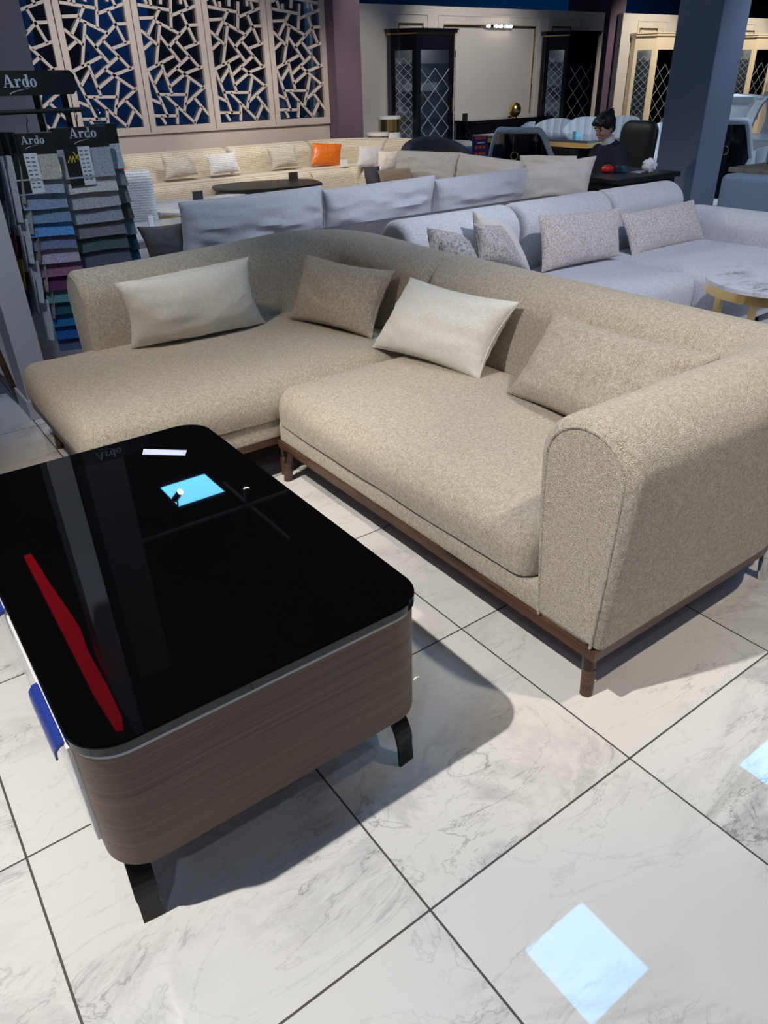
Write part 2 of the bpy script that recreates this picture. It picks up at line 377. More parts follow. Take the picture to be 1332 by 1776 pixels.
def soft_box(x0, x1, y0, y1, z0, z1, rx=.05, ry=.05, rt=.05, rb=.02, crown=.0, n=10, bulge=0, wob=0, seed=0):
    """upholstered block: rounded edges, crowned top"""
    xs = _samples(x0, x1, rx, rx, n); ys = _samples(y0, y1, ry, ry, n); zs = _samples(z0, z1, rb, rt, 4)
    bm = bmesh.new(); cache = {}
    def V(x, y, z):
        k = (round(x, 5), round(y, 5), round(z, 5))
        if k in cache: return cache[k]
        ix = min(max(x, x0 + rx), x1 - rx); iy = min(max(y, y0 + ry), y1 - ry)
        up = z > (z0 + z1) / 2; rz = rt if up else rb
        iz = min(z, z1 - rt) if up else max(z, z0 + rb)
        d = Vector(((x - ix) / rx, (y - iy) / ry, (z - iz) / rz))
        if d.length > 1e-6:
            m = max(abs(d.x), abs(d.y), abs(d.z)); 
            d = d.normalized()
        p = Vector((ix + d.x * rx, iy + d.y * ry, iz + d.z * rz))
        u = (p.x - (x0 + x1) / 2) / ((x1 - x0) / 2); v = (p.y - (y0 + y1) / 2) / ((y1 - y0) / 2); w = (p.z - (z0 + z1) / 2) / ((z1 - z0) / 2)
        if crown and up: p.z += crown * max(0, 1 - abs(u) ** 3) * max(0, 1 - abs(v) ** 3) * max(0, w)
        if bulge: 
            p.x += bulge * u * (1 - w * w) * max(0, 1 - v * v); p.y += bulge * v * (1 - w * w) * max(0, 1 - u * u)
        if wob: p += noise.noise_vector(p * 3.5 + Vector((seed, 0, 0))) * wob
        cache[k] = bm.verts.new(p); return cache[k]
    def grid(A, B, f):
        for i in range(len(A) - 1):
            for j in range(len(B) - 1):
                q = [V(*f(A[i], B[j])), V(*f(A[i + 1], B[j])), V(*f(A[i + 1], B[j + 1])), V(*f(A[i], B[j + 1]))]
                if len(set(q)) == 4:
                    try: bm.faces.new(q)
                    except ValueError: pass
    grid(xs, ys, lambda a, b: (a, b, z0)); grid(xs, ys, lambda a, b: (a, b, z1))
    grid(xs, zs, lambda a, b: (a, y0, b)); grid(xs, zs, lambda a, b: (a, y1, b))
    grid(ys, zs, lambda a, b: (x0, a, b)); grid(ys, zs, lambda a, b: (x1, a, b))
    return bm
def xf(bm, M):
    for v in bm.verts: v.co = M @ v.co
    return bm
def arc_path(pts, rad, seg=8):
    """polyline in plan with filleted corners; pts (x,y), rad per corner"""
    out = [Vector(pts[0])]
    for i in range(1, len(pts) - 1):
        p, a, b = Vector(pts[i]), Vector(pts[i - 1]), Vector(pts[i + 1]); r = rad[i - 1] if isinstance(rad, (list, tuple)) else rad
        d1 = (a - p).normalized(); d2 = (b - p).normalized(); ang = d1.angle(d2); t = r / math.tan(ang / 2)
        c = p + (d1 + d2).normalized() * (r / math.sin(ang / 2))
        s, e = p + d1 * t, p + d2 * t
        a0 = math.atan2(s.y - c.y, s.x - c.x); a1 = math.atan2(e.y - c.y, e.x - c.x)
        da = (a1 - a0 + PI) % (2 * PI) - PI
        for k in range(seg + 1): out.append(c + Vector((math.cos(a0 + da * k / seg), math.sin(a0 + da * k / seg))) * r)
    out.append(Vector(pts[-1])); return out
def densify(path, step):
    o = [path[0]]
    for a, b in zip(path, path[1:]):
        n = max(1, int((b - a).length / step))
        o += [a.lerp(b, k / n) for k in range(1, n + 1)]
    return o
def sweep_wall(path, prof, z_scale=None, cap_r=.03, caps=(True, True), side=1):
    """sweep an upholstered cross-section along a plan path. prof: closed list (offset, z);
    caps are rounded over by shrinking loops"""
    path = [Vector(p) for p in path]; bm = bmesh.new(); n = len(prof)
    cy = sum(p[0] for p in prof) / n; zlo = min(p[1] for p in prof); zhi = max(p[1] for p in prof)
    def nor(i):
        a = path[max(0, i - 1)]; b = path[min(len(path) - 1, i + 1)]; t = (b - a).normalized(); return t, Vector((-t.y, t.x))
    rings = []
    def ring(c, nr, inset, i):
        vs = []
        f = z_scale(i / (len(path) - 1)) if z_scale else 1
        for o, z in prof:
            hw = max(abs(q[0] - cy) for q in prof)
            oo = cy + (o - cy) * (1 - inset / hw)
            zc = (zlo + zhi) / 2; hz = (zhi - zlo) / 2
            zz = zc + (z - zc) * (1 - inset / hz)
            zz = zlo + (zz - zlo) * f
            q = c + nr * oo * side
            vs.append(bm.verts.new((q.x, q.y, zz)))
        return vs
    if caps[0]:
        t, nr = nor(0)
        for k in range(6):
            a = PI / 2 * k / 6; rings.append(ring(path[0] - t * cap_r * (math.cos(a) - 0) + t * 0, nr, cap_r * (1 - math.sin(a)), 0))
    for i, p in enumerate(path):
        t, nr = nor(i)
        # mitre correction skipped: paths are dense
        rings.append(ring(p, nr, 0, i))
    if caps[1]:
        t, nr = nor(len(path) - 1)
        for k in range(5, -1, -1):
            a = PI / 2 * k / 6; rings.append(ring(path[-1] + t * cap_r * math.cos(a), nr, cap_r * (1 - math.sin(a)), len(path) - 1))
    for A, B in zip(rings, rings[1:]):
        for k in range(n): bm.faces.new((A[k], A[(k + 1) % n], B[(k + 1) % n], B[k]))
    bm.faces.new(rings[0]); bm.faces.new(rings[-1])
    return bm
def arch_prof(w, z0, z1, bulge=.02, n=18, lean=0, skew=0):
    """rounded-top section: width w, straight-ish sides that swell upward"""
    r = w / 2; p = [(-r + .02, z0)]
    zs = z1 - r
    for k in range(1, 7):
        t = k / 6; p.append((-r - bulge * math.sin(PI * .5 * t) + .02 * (1 - t), z0 + (zs - z0) * t))
    for k in range(1, n):
        a = PI - PI * k / n; p.append(((r + bulge) * math.cos(a), zs + r * math.sin(a)))
    for k in range(6, 0, -1):
        t = k / 6; p.append((r + bulge * math.sin(PI * .5 * t) - .02 * (1 - t), z0 + (zs - z0) * t))
    p.append((r - .02, z0))
    return [(o + skew * (z - z0), z) for o, z in p]
def smoothstep(t): t = max(0, min(1, t)); return t * t * (3 - 2 * t)
def pillow_bm(c, th, n=26, pinch=.10, wr=.006, seed=0, sag=.03, power=.46):
    """c: 4 world corners TL,TR,BR,BL. pillow with pinched corners and soft wrinkles"""
    TL, TR, BR, BL = [Vector(v) for v in c]; nrm = ((TR - TL).cross(BL - TL)).normalized()
    ctr = (TL + TR + BR + BL) / 4; size = ((TR - TL).length + (BL - TL).length) / 2
    bm = bmesh.new(); G = {}
    for s in (1, -1):
        for i in range(n + 1):
            for j in range(n + 1):
                edge = i in (0, n) or j in (0, n)
                if edge and s == -1: G[(s, i, j)] = G[(1, i, j)]; continue
                u = i / n; v = j / n
                # denser near edges
                u = .5 - .5 * math.cos(PI * u); v = .5 - .5 * math.cos(PI * v)
                p = TL * (1 - u) * (1 - v) + TR * u * (1 - v) + BR * u * v + BL * (1 - u) * v
                a, b = 2 * u - 1, 2 * v - 1
                # edges pull inward between corners
                k = pinch * 1.25 * ((1 - a * a) * abs(b) ** 3 * (1 if abs(b) > abs(a) else .6) + (1 - b * b) * abs(a) ** 3 * (1 if abs(a) > abs(b) else .6))
                p = p + (ctr - p) * k * .6
                h = (max(0, (1 - a * a)) ** power) * (max(0, (1 - b * b)) ** power)
                q = Vector((a * 2.1 + seed * 3.7, b * 2.1, s * .7))
                w = noise.noise(q * 1.7) * .5 + noise.noise(q * 4) * .35 * (abs(a * b) + .25)
                rimf = max(abs(a), abs(b)) ** 6 * (1 - max(abs(a), abs(b)) ** 12) * 2
                pl_ = noise.noise(Vector((a * 11 + seed, b * 2.2 if abs(a) < abs(b) else b * 11, s * 2.0 + seed))) * rimf
                p = p + nrm * s * (th / 2 * h * (1 + w * .2)) + nrm * s * (w * wr * h + pl_ * .011)
                p.z -= sag * size * max(0, b) * 0
                G[(s, i, j)] = bm.verts.new(p)
    for s in (1, -1):
        for i in range(n):
            for j in range(n):
                bm.faces.new((G[(s, i, j)], G[(s, i + 1, j)], G[(s, i + 1, j + 1)], G[(s, i, j + 1)]))
    return bm
def pillow(corners, th, mat, label, name='throw_pillow', cat='pillow', group=None, seam=True, seam_mat=None, **kw):
    bm = pillow_bm(corners, th, **kw)
    o = single(name, bm, mat, label, cat, group)
    if seam:
        # piped seam following the rim of the pillow: a part of its own
        me = o.data; n = kw.get('n', 26)
        TL, TR, BR, BL = [Vector(v) for v in corners]; ctr = (TL + TR + BR + BL) / 4; pinch = kw.get('pinch', .1); pts = []
        def at(u, v):
            u = .5 - .5 * math.cos(PI * u); v = .5 - .5 * math.cos(PI * v)
            p = TL * (1 - u) * (1 - v) + TR * u * (1 - v) + BR * u * v + BL * (1 - u) * v
            a, b = 2 * u - 1, 2 * v - 1
            k = pinch * 1.25 * ((1 - a * a) * abs(b) ** 3 * (1 if abs(b) > abs(a) else .6) + (1 - b * b) * abs(a) ** 3 * (1 if abs(a) > abs(b) else .6))
            return p + (ctr - p) * k * .6 - o.location
        for k in range(n): pts.append(at(k / n, 0))
        for k in range(n): pts.append(at(1, k / n))
        for k in range(n): pts.append(at(1 - k / n, 1))
        for k in range(n): pts.append(at(0, 1 - k / n))
        b2 = bmesh.new(); tube(b2, pts, .0028, 6, closed=True)
        s = link('seam', b2, seam_mat or mat, None); s.parent = o
    return o

# ------------------------------------------------------------------ structure
struct('floor', box(-6, 26, -8, 18, -.1, 0), M_FLOOR)
struct('ceiling', box(-6, 26, -8, 18, 4.6, 4.7), M_CEIL)
struct('wall_rear', box(-6, 26, 17.6, 17.8, 0, 4.6), M_BLUEWALL)
struct('wall_right', box(25.8, 26, -8, 17.6, 0, 4.6), M_CEIL)
struct('wall_left', box(-6, -5.8, -8, 17.6, 0, 4.6), M_CEIL)
# grey pier beside the chaise, with skirting
bm = bmesh.new(); bm_box(bm, .56, .682, 3.87, 4.12, 0, 4.6); struct('wall_pier', bm, M_PIER)
bm = box(.548, .694, 3.858, 4.13, 0, .10, .004); struct('baseboard_pier', bm, M_PIER)
struct('wall_back_pier', box(1.12, 1.44, 5.83, 6.25, 0, 4.6), M_PIER)
bm = bmesh.new(); bm_box(bm, 7.0, 7.43, 4.5, 4.95, 0, 4.6, .008); struct('wall_column', bm, M_COLUMN)
struct('wall_plum_column', box(6.56, 7.0, 10.12, 10.7, 0, 4.6), M_PURPLE)
struct('wall_far_plum_column', box(14.24, 14.70, 11.66, 12.8, 0, 4.6), M_PURPLE)
# dado wall below the lattice screens
struct('wall_dado', box(-1.5, 6.56, 10.37, 10.52, 0, .93), M_LATTICE)
bm = box(-1.5, 6.56, 10.335, 10.53, .93, .955, .004); struct('trim_ledge', bm, M_LATTICE)
# panelled partition walls
def partition(name, x0, x1):
    struct(name, box(x0, x1, 11.5, 11.62, 0, 2.52), M_WALL)
partition('wall_partition', 7.0, 13.88)
partition('wall_partition_far', 14.45, 25.8)
def moulding(x0, x1, z0, z1, name, y=11.5, w=.018, d=.014, mat=None):
    bm = bmesh.new()
    for a, b, c, e in ((x0, x1, z1 - w, z1), (x0, x1, z0, z0 + w), (x0, x0 + w, z0 + w, z1 - w), (x1 - w, x1, z0 + w, z1 - w)):
        bm_box(bm, a, b, y - d, y + .001, c, e)
    return struct(name, bm, mat or M_WALL)
k = 1
for (x0, x1) in ((8.52, 9.36), (9.57, 12.05), (12.25, 13.2), (14.95, 15.95), (16.2, 17.9), (18.3, 19.3)):
    moulding(x0, x1, .3, 2.41, 'trim_%d' % k); k += 1
    moulding(x0 + .13, x1 - .13, .43, 2.29, 'trim_%d' % k); k += 1
# ------------------------------------------------------------------ lattice screens
LB = [(110,65,545,140),(275,0,285,75),(555,0,565,390),(400,130,245,480),(135,250,335,240),(350,290,680,465),(575,210,910,80),(745,0,790,110),(700,175,900,590),(800,345,930,340),(790,350,530,650),(155,420,375,615),(195,670,300,570),(410,330,360,890),(415,500,690,850),(625,560,950,925),(740,665,965,580),(245,960,605,765),(510,1045,810,770),(430,870,575,1280),(445,960,335,1150),(250,990,520,1590),(640,935,1000,1200),(740,1015,1000,910),(545,1190,745,1020),(805,1080,745,1530),(385,1295,770,1295),(1030,1180,765,1430),(880,1340,1080,1570),(980,1470,890,1680),(490,1310,890,1680),(305,1365,430,1420),(645,1460,655,1690),(340,1585,640,1585),(430,1600,490,1690)]
LY = 10.36
segs = []
for a, b, c, d in LB:
    p = Yp(225 + a / 7.894, b / 7.894, LY); q = Yp(225 + c / 7.894, d / 7.894, LY); segs.append((p.x, p.z, q.x, q.z))
pl = Yp(225 + 350 / 7.894, 1700 / 7.894, LY); pr = Yp(225 + 1095 / 7.894, 1690 / 7.894, LY)
OX0, OX1 = pl.x, pr.x; OZ0 = min(pl.z, pr.z); DX = .9165; cxp = (OX0 + OX1) / 2
OZ1 = 3.0; ztop = 2.355
def lattice(px, lbl, first=None):
    t = Thing('lattice_screen', lbl, 'screen', (px, LY, .955), 0, None)
    hw = DX / 2 - .006
    bm = bmesh.new()
    for a, b, c, d in ((-hw, -(OX1 - OX0) / 2, .955, OZ1 + .07), ((OX1 - OX0) / 2, hw, .955, OZ1 + .07), (-(OX1 - OX0) / 2, (OX1 - OX0) / 2, .955, OZ0), (-(OX1 - OX0) / 2, (OX1 - OX0) / 2, OZ1, OZ1 + .07)):
        bm_box(bm, px + a, px + b, LY - .025, LY + .025, c, d)
    t.part('frame', bm, M_LATTICE, False)
    bm = bmesh.new()
    allseg = [(x0 - cxp, z0, x1 - cxp, z1) for x0, z0, x1, z1 in segs]
    allseg += [(-x0, 2 * ztop - z0, -x1, 2 * ztop - z1) for x0, z0, x1, z1 in allseg if max(z0, z1) > 1.9]
    lo, hi = -(OX1 - OX0) / 2 - .01, (OX1 - OX0) / 2 + .01
    for x0, z0, x1, z1 in allseg:
        x0 = min(max(x0, lo), hi); x1 = min(max(x1, lo), hi); z0 = min(z0, OZ1); z1 = min(z1, OZ1)
        a = Vector((x0, z0)); b = Vector((x1, z1))
        if (b - a).length < .04: continue
        d = (b - a).normalized(); n = Vector((-d.y, d.x)) * .0165; a = a - d * .008; b = b + d * .008
        P = [(a + n), (b + n), (b - n), (a - n)]
        f = [bm.verts.new((px + q.x, LY - .014, q.y)) for q in P]; g = [bm.verts.new((px + q.x, LY + .014, q.y)) for q in P]
        bm.faces.new(f); bm.faces.new(g)
        for i in range(4): bm.faces.new((f[i], f[(i + 1) % 4], g[(i + 1) % 4], g[i]))
    t.part('fretwork', bm, M_LATTICE, False)
    bm = box(px - hw + .02, px + hw - .02, LY + .028, LY + .034, .96, OZ1 + .05); t.part('glass_pane', bm, M_DARKPANE, False)
names = ['white-grey fretwork screen beside the plum column, rightmost of the row', 'fretwork screen second from the plum column, above the silver pillow', 'fretwork screen with the brightest blue behind it, middle of the row', 'fretwork screen above the black sign board\'s right end', 'fretwork screen mostly hidden by the grey pier, leftmost of the row']
for i in range(5): lattice(cxp + DX * (2 - i), names[i])
struct('wall_dividing', box(-1.5, 7.4, 13.4, 13.5, 0, 4.6), M_CEIL)
struct('wall_standin_bay', box(3.75, 4.75, 12.2, 12.3, 0, 2.6), M_BLUEWALL)  # blue slabs added to stand in for blue mirrored behind the fretwork
struct('wall_standin_low', box(-1.5, 6.9, 11.9, 12.0, 0, 1.55), M_BLUEWALL)
struct('wall_standin_strip', box(2.55, 2.95, 11.6, 11.7, 0, 2.6), M_BLUEWALL)

# ------------------------------------------------------------------ ceiling panels and lamps
M_PANEL = emit('daylight_panel', PANEL_COL, PANEL_STR); M_PANEL2 = emit('unseen_fill_panel', PANEL_SOFT, SOFT_STR)  # soft tint serves only added fill panels out of view
for i, (x, y) in enumerate(PANELS):
    t = Thing('ceiling_light', 'square bluish-white panel light hanging under the black ceiling', 'ceiling light', (x, y, PANEL_Z), 0, 'ceiling panel lights')
    bm = bmesh.new()
    for a in ((-.31, -.30, -.31, .31), (.30, .31, -.31, .31), (-.30, .30, -.31, -.30), (-.30, .30, .30, .31)): bm_box(bm, x + a[0], x + a[1], y + a[2], y + a[3], PANEL_Z, PANEL_Z + .03)
    bm_box(bm, x - .3, x + .3, y - .3, y + .3, PANEL_Z + .02, PANEL_Z + .03)
    t.part('frame', bm, M_PANELRIM, False)
    t.part('diffuser', box(x - .3, x + .3, y - .3, y + .3, PANEL_Z + .004, PANEL_Z + .012), M_PANEL if (x, y) in ((2.7, 1.5), (5.4, 1.5), (2.7, 7.95), (17.0, 15.0), (20.5, 15.0), (3.2, 11.3), (5.6, 11.3)) else M_PANEL2, False)
    for sx in (-.28, .28):
        bm = bmesh.new(); tube(bm, [(x + sx, y, PANEL_Z + .03), (x + sx, y, 4.6)], .003, 6); t.part('suspension_wire', bm, M_CHROME)
def track(name, x0, x1, y0, y1, z=3.86, lbl=''):
    single(name, box(x0, x1, y0, y1, z, z + .03), M_PANELRIM, lbl, 'light track', smooth=False)
track('light_track', 1.5, 4.6, 7.1, 7.135, lbl='thin light track running across above the rear sofas')
track('light_track', 3.08, 3.115, 6.2, 7.9, z=3.9, lbl='short light track crossing the long one above the rear sofas')
for i, (p, a, w, deg, bl, c, rad) in enumerate(SPOTS):
    P = Vector(p); A = Vector(a); d = (A - P).normalized()
    t = Thing('spotlight', 'black cylinder spotlight hanging from the ceiling', 'spotlight', P, 0, 'track spotlights')
    q = d.to_track_quat('-Z', 'Y').to_matrix().to_4x4(); M = Matrix.Translation(P) @ q
    bm = bmesh.new(); cyl(bm, (0, 0, 0), .038, .038, .004, .17, 20); xf(bm, M); t.part('housing', bm, M_BLACK)
    bm = bmesh.new(); cyl(bm, (0, 0, 0), .034, .034, -.001, .003, 20); xf(bm, M); t.part('lens', bm, emit('lamp_lens_%d' % i, c, 60))
    bm = bmesh.new(); b0 = P - d * .12; tube(bm, [b0, (b0.x, b0.y, b0.z + .06), (b0.x, b0.y, 4.6)], .01, 8); t.part('stem', bm, M_BLACK)
    L = bpy.data.lights.new('lamp', 'SPOT'); L.energy = w; L.color = c; L.spot_size = math.radians(deg); L.spot_blend = bl; L.shadow_soft_size = rad
    lo = bpy.data.objects.new('lamp', L); COL.objects.link(lo); lo.parent = t.o
    lo.rotation_euler = d.to_track_quat('-Z', 'Y').to_euler(); lo.location = d * (rad + .02)
# red illuminated fascia high on the left, seen mirrored in the glass table top
t = Thing('illuminated_fascia', 'red glowing strip sign high beside the grey pier', 'sign', (.49, 4.55, 2.75))
t.part('housing', box(.44, .54, 3.3, 5.8, 2.80, 2.86), M_BLACK, False)
bm = bmesh.new(); prism(bm, [(.452, 3.42), (.49, 3.40), (.515, 3.5), (.53, 3.8), (.532, 4.2), (.562, 4.5), (.548, 4.9), (.535, 5.2), (.525, 5.7), (.468, 5.7), (.46, 5.1), (.448, 4.3), (.438, 3.8)], 2.775, 2.798); t.part('light_strip', bm, emit('red_neon', (1, .008, .03), 1.6), False)

# ------------------------------------------------------------------ the beige sectional sofa
S = Thing('sectional_sofa', 'large beige boucle corner sofa with rolled arm and walnut base rail', 'sofa', (1.6, 2.2, 0))
def rail(x0, x1, y0, y1, cx, cy, r, a0):
    pts = [(x0, y0), (x1, y0), (x1, y1), (x0, y1)]; i = 1 if a0 < 0 else 2
    arc = [(cx + r * math.cos(a0 + PI / 2 * k / 10), cy + r * math.sin(a0 + PI / 2 * k / 10)) for k in range(11)]
    bm = bmesh.new(); prism(bm, pts[:i] + arc + pts[i + 1:], .166, .197); S.part('base_rail', bm, M_WALNUT, False)
rail(1.228, 2.262, .83, 2.466, 2.262 - .27, .83 + .27, .27, -PI / 2)
rail(.53, 2.262, 2.496, 3.58, 2.262 - .46, 3.58 - .46, .46, 0)
bm = bmesh.new(); bm_box(bm, 1.235, 2.2, .86, 2.462, .193, .275, .012, 3); S.part('plinth', bm, M_SOFA)
bm = bmesh.new(); bm_box(bm, .525, 2.2, 2.492, 3.47, .193, .275, .012, 3); S.part('plinth', bm, M_SOFA)
S.part('seat_cushion', soft_box(1.225, 2.08, 1.075, 2.468, .27, .425, .075, .05, .085, .012, .022, 14, bulge=.012, wob=.006), M_SOFA)
S.part('seat_cushion', soft_box(.50, 2.05, 2.485, 3.47, .27, .425, .06, .09, .085, .012, .022, 14, bulge=.012, wob=.006, seed=4), M_SOFA)
# arm + back of the right module in one sweep
profA = arch_prof(.25, .195, .80, .018)
pa = densify(arc_path([(1.26, .935), (2.16, .935), (2.16, 2.447)], [.17], 10), .05)
S.part('armrest_and_back', sweep_wall(pa, profA, cap_r=.035), M_SOFA)
profB = arch_prof(.25, .195, .795, .014)
pb = densify(arc_path([(2.16, 2.533), (2.16, 3.475), (.84, 3.475)], [.36], 12), .05)
S.part('backrest', sweep_wall(pb, profB, z_scale=lambda t: 1 + .02 * math.sin(PI * min(1, t * 1.6)) - .05 * smoothstep((t - .45) / .55), cap_r=.03), M_SOFA)
# piping on the arm front and on the chaise back's end
def front_pipe(x, yc, hw, z0, z1):
    pts = []
    zs = z1 - hw
    for k in range(14): t = k / 13; pts.append((x, yc + hw + .012 * math.sin(PI / 2 * t) - .012 * (1 - t), z0 + (zs - z0) * t))
    for k in range(1, 24): a = PI * k / 24; pts.append((x, yc + (hw + .012) * math.cos(a), zs + hw * math.sin(a)))
    for k in range(13, -1, -1): t = k / 13; pts.append((x, yc - hw - .012 * math.sin(PI / 2 * t) + .012 * (1 - t), z0 + (zs - z0) * t))
    return pts
bm = bmesh.new(); tube(bm, front_pipe(1.2265, .935, .100, .205, .775), .0042, 8); S.part('piping', bm, M_SOFA2)
bm = bmesh.new(); tube(bm, [(.812, p[1] + 2.54, p[2] * .955) for p in front_pipe(0, .935, .100, .40, .775)], .004, 8); S.part('piping', bm, M_SOFA2)
bm = bmesh.new(); tube(bm, [(1.2445, 1.08 + (2.46 - 1.08) * k / 20, .272) for k in range(21)], .004, 6); S.part('piping', bm, M_SOFA2)
def sofa_leg(x, y, dx, dy, mat=None, lbl=None):
    bm = bmesh.new()
    tube(bm, [(x, y, .17), (x + dx * .2, y + dy * .2, .12), (x + dx * .6, y + dy * .6, .085)], [.020, .0185, .018], 16)
    l = S.part('leg', bm, mat or M_BRONZE, label=lbl)
    bm = bmesh.new(); tube(bm, [(x + dx * .6, y + dy * .6, .087), (x + dx, y + dy, 0.0)], [.0192, .0178], 16)
    S.part('leg_tip', bm, mat or M_WALNUT, parent=l)
sofa_leg(1.285, .885, -.006, -.012)
sofa_leg(1.27, 2.44, -.012, .03)
sofa_leg(2.14, .885, .01, -.015, M_CHROME, 'brushed steel rear leg')
sofa_leg(.585, 3.42, -.01, .01); sofa_leg(.59, 2.56, -.01, -.01); sofa_leg(2.16, 3.44, .01, .01); sofa_leg(1.28, 2.53, 0, 0)

def quad(*q): return [Vector(v) for v in q]
pillow(quad(Zp(197, 492, .755), Zp(430, 446, .77), (1.60, 3.215, .445), (.945, 3.255, .445)), .19, M_WBOUCLE, 'long ivory boucle pillow leaning on the chaise back, left end of the beige sofa', seed=1, pinch=.13)
pillow(quad((1.835, 3.17, .745), (1.985, 2.66, .725), (1.865, 2.69, .44), (1.73, 3.20, .445)), .17, M_SOFA2, 'beige boucle pillow tucked in the corner of the beige sofa', seed=2, pinch=.13)
pillow(quad((1.945, 2.50, .73), (1.985, 1.90, .735), (1.875, 1.98, .44), (1.79, 2.575, .445)), .19, M_WBOUCLE, 'ivory boucle pillow in the middle of the beige sofa, next to the seat gap', seed=3, pinch=.13)
pillow(quad((1.995, 1.735, .73), (2.005, 1.10, .735), (1.80, 1.15, .445), (1.85, 1.80, .45)), .18, M_SOFA2, 'long beige boucle pillow beside the rolled arm of the beige sofa', seed=5, pinch=.12)

# ------------------------------------------------------------------ black glass coffee table
T = Thing('coffee_table', 'walnut-sided coffee table with black glass top and curved metal legs', 'coffee table', (.43, 1.57, 0))
X0, X1, Y0, Y1 = .058, .803, .968, 2.178
bm = bmesh.new(); prism(bm, rrect(X0 + .004, X1 - .004, Y0 + .004, Y1 - .004, .085, 14), .172, .466, bev=.002)
body = T.part('body', bm, M_TABLEWOOD)
bm = bmesh.new(); prism(bm, rrect(X0 + .003, X1 - .003, Y0 + .003, Y1 - .003, .085, 14), .4665, .4765); T.part('metal_band', bm, M_EDGESTRIP)
bm = bmesh.new(); prism(bm, rrect(X0 - .001, X1 + .001, Y0 - .001, Y1 + .001, .088, 14), .477, .4955, bev=.003); T.part('glass_edge', bm, M_GLASSEDGE)
bm = bmesh.new(); prism(bm, rrect(X0 + .002, X1 - .002, Y0 + .002, Y1 - .002, .086, 14), .4957, .4985, bev=.0008); T.part('glass_top', bm, M_BLACKGLASS)
# drawer fronts and handles with a painted blue reflection on the left side
for (a, b, h0, h1) in ((1.06, 1.53, 1.075, 1.262), (1.56, 2.06, 1.545, 1.73)):
    d = T.part('drawer', box(X0 - .004, X0 + .012, a, b, .20, .455, .002), M_WHITEPAINT, False)
    bm = bmesh.new()
    prism(bm, [(-.0, .006), (.0, .014), (-.010, .012), (-.019, .0), (-.021, -.02), (-.017, -.02), (-.015, -.003), (-.008, .005)], h0, h1, M=Matrix(((1, 0, 0, X0 - .003), (0, 0, 1, 0), (0, 1, 0, .445), (0, 0, 0, 1))))
    T.part('handle', bm, M_BLUEREFLECT, parent=d, label='drawer handle with a blue reflection painted as its colour')
def arc_leg(cx, cy, dx, dy):
    """flat bar that leaves the underside and curves down to the floor at the corner"""
    bm = bmesh.new(); pts = []
    n = Vector((-dy, dx, 0)).normalized(); d = Vector((dx, dy, 0)).normalized()
    for k in range(13):
        a = PI / 2 * k / 12; pts.append(Vector((cx, cy, 0)) + d * (-.115 + .115 * math.sin(a)) + Vector((0, 0, .172 * 1.0 - .115 * (1 - math.cos(a)) - .0)))
    pts.append(Vector((cx, cy, 0)) + d * .004 + Vector((0, 0, 0)))
    prevs = None
    for i, p in enumerate(pts):
        a = pts[max(0, i - 1)]; b = pts[min(len(pts) - 1, i + 1)]; t = (b - a).normalized(); o = n.cross(t).normalized() * .0045
        w = .023 if i < 12 else .021
        ring = [bm.verts.new(p + n * w + o), bm.verts.new(p - n * w + o), bm.verts.new(p - n * w - o), bm.verts.new(p + n * w - o)]
        if prevs:
            for k in range(4): bm.faces.new((prevs[k], prevs[(k + 1) % 4], ring[(k + 1) % 4], ring[k]))
        else: bm.faces.new(ring)
        prevs = ring
    bm.faces.new(prevs)
    T.part('leg', bm, M_DARKMETAL, False)
arc_leg(.745, .99, .12, -1); arc_leg(.10, .99, -.12, -1); arc_leg(.745, 2.155, .12, 1); arc_leg(.10, 2.155, -.12, 1)
a, b = Zp(249, 779, .4992), Zp(324, 781, .4992); c, d = Zp(321, 790, .4992), Zp(247, 788, .4992)
bm = bmesh.new(); f = [bm.verts.new((p.x, p.y, .4988)) for p in (a, b, c, d)]; g = [bm.verts.new((p.x, p.y, .4996)) for p in (a, b, c, d)]
bm.faces.new(f); bm.faces.new(g)
for i in range(4): bm.faces.new((f[i], f[(i + 1) % 4], g[(i + 1) % 4], g[i]))
lab = single('paper_label', bm, plain('pale_lilac_paper', lin(196, 204, 232), .6), 'narrow white paper strip on the far end of the black glass table', 'label', smooth=False)

# dark wooden chair whose leg shows at the left edge
def wooden_chair(loc, rz):
    t = Thing('wooden_chair', 'dark wooden chair at the left edge behind the grey pier, only a leg in view', 'chair', loc, rz)
    for sx, sy in ((1, -1), (-1, -1), (1, 1), (-1, 1)):
        bm = bmesh.new(); tube(bm, [(sx * .17, sy * .17, .43), (sx * .215, sy * .215, 0)], [.02, .014], 14); t.part('leg', bm, M_WALNUT, world=False)
    t.part('seat', soft_box(-.22, .22, -.22, .22, .42, .48, .05, .05, .02, .01, .01, 6), M_TAUPEVELVET, world=False)
    bm = soft_box(-.2, .2, .19, .23, .55, .82, .05, .015, .03, .03, 0, 6); t.part('backrest', bm, M_WALNUT, world=False)
    for sx in (-1, 1):
        bm = bmesh.new(); tube(bm, [(sx * .17, .2, .43), (sx * .18, .22, .8)], .014, 12); t.part('post', bm, M_WALNUT, world=False)
wooden_chair((.325, 4.345, 0), .1)
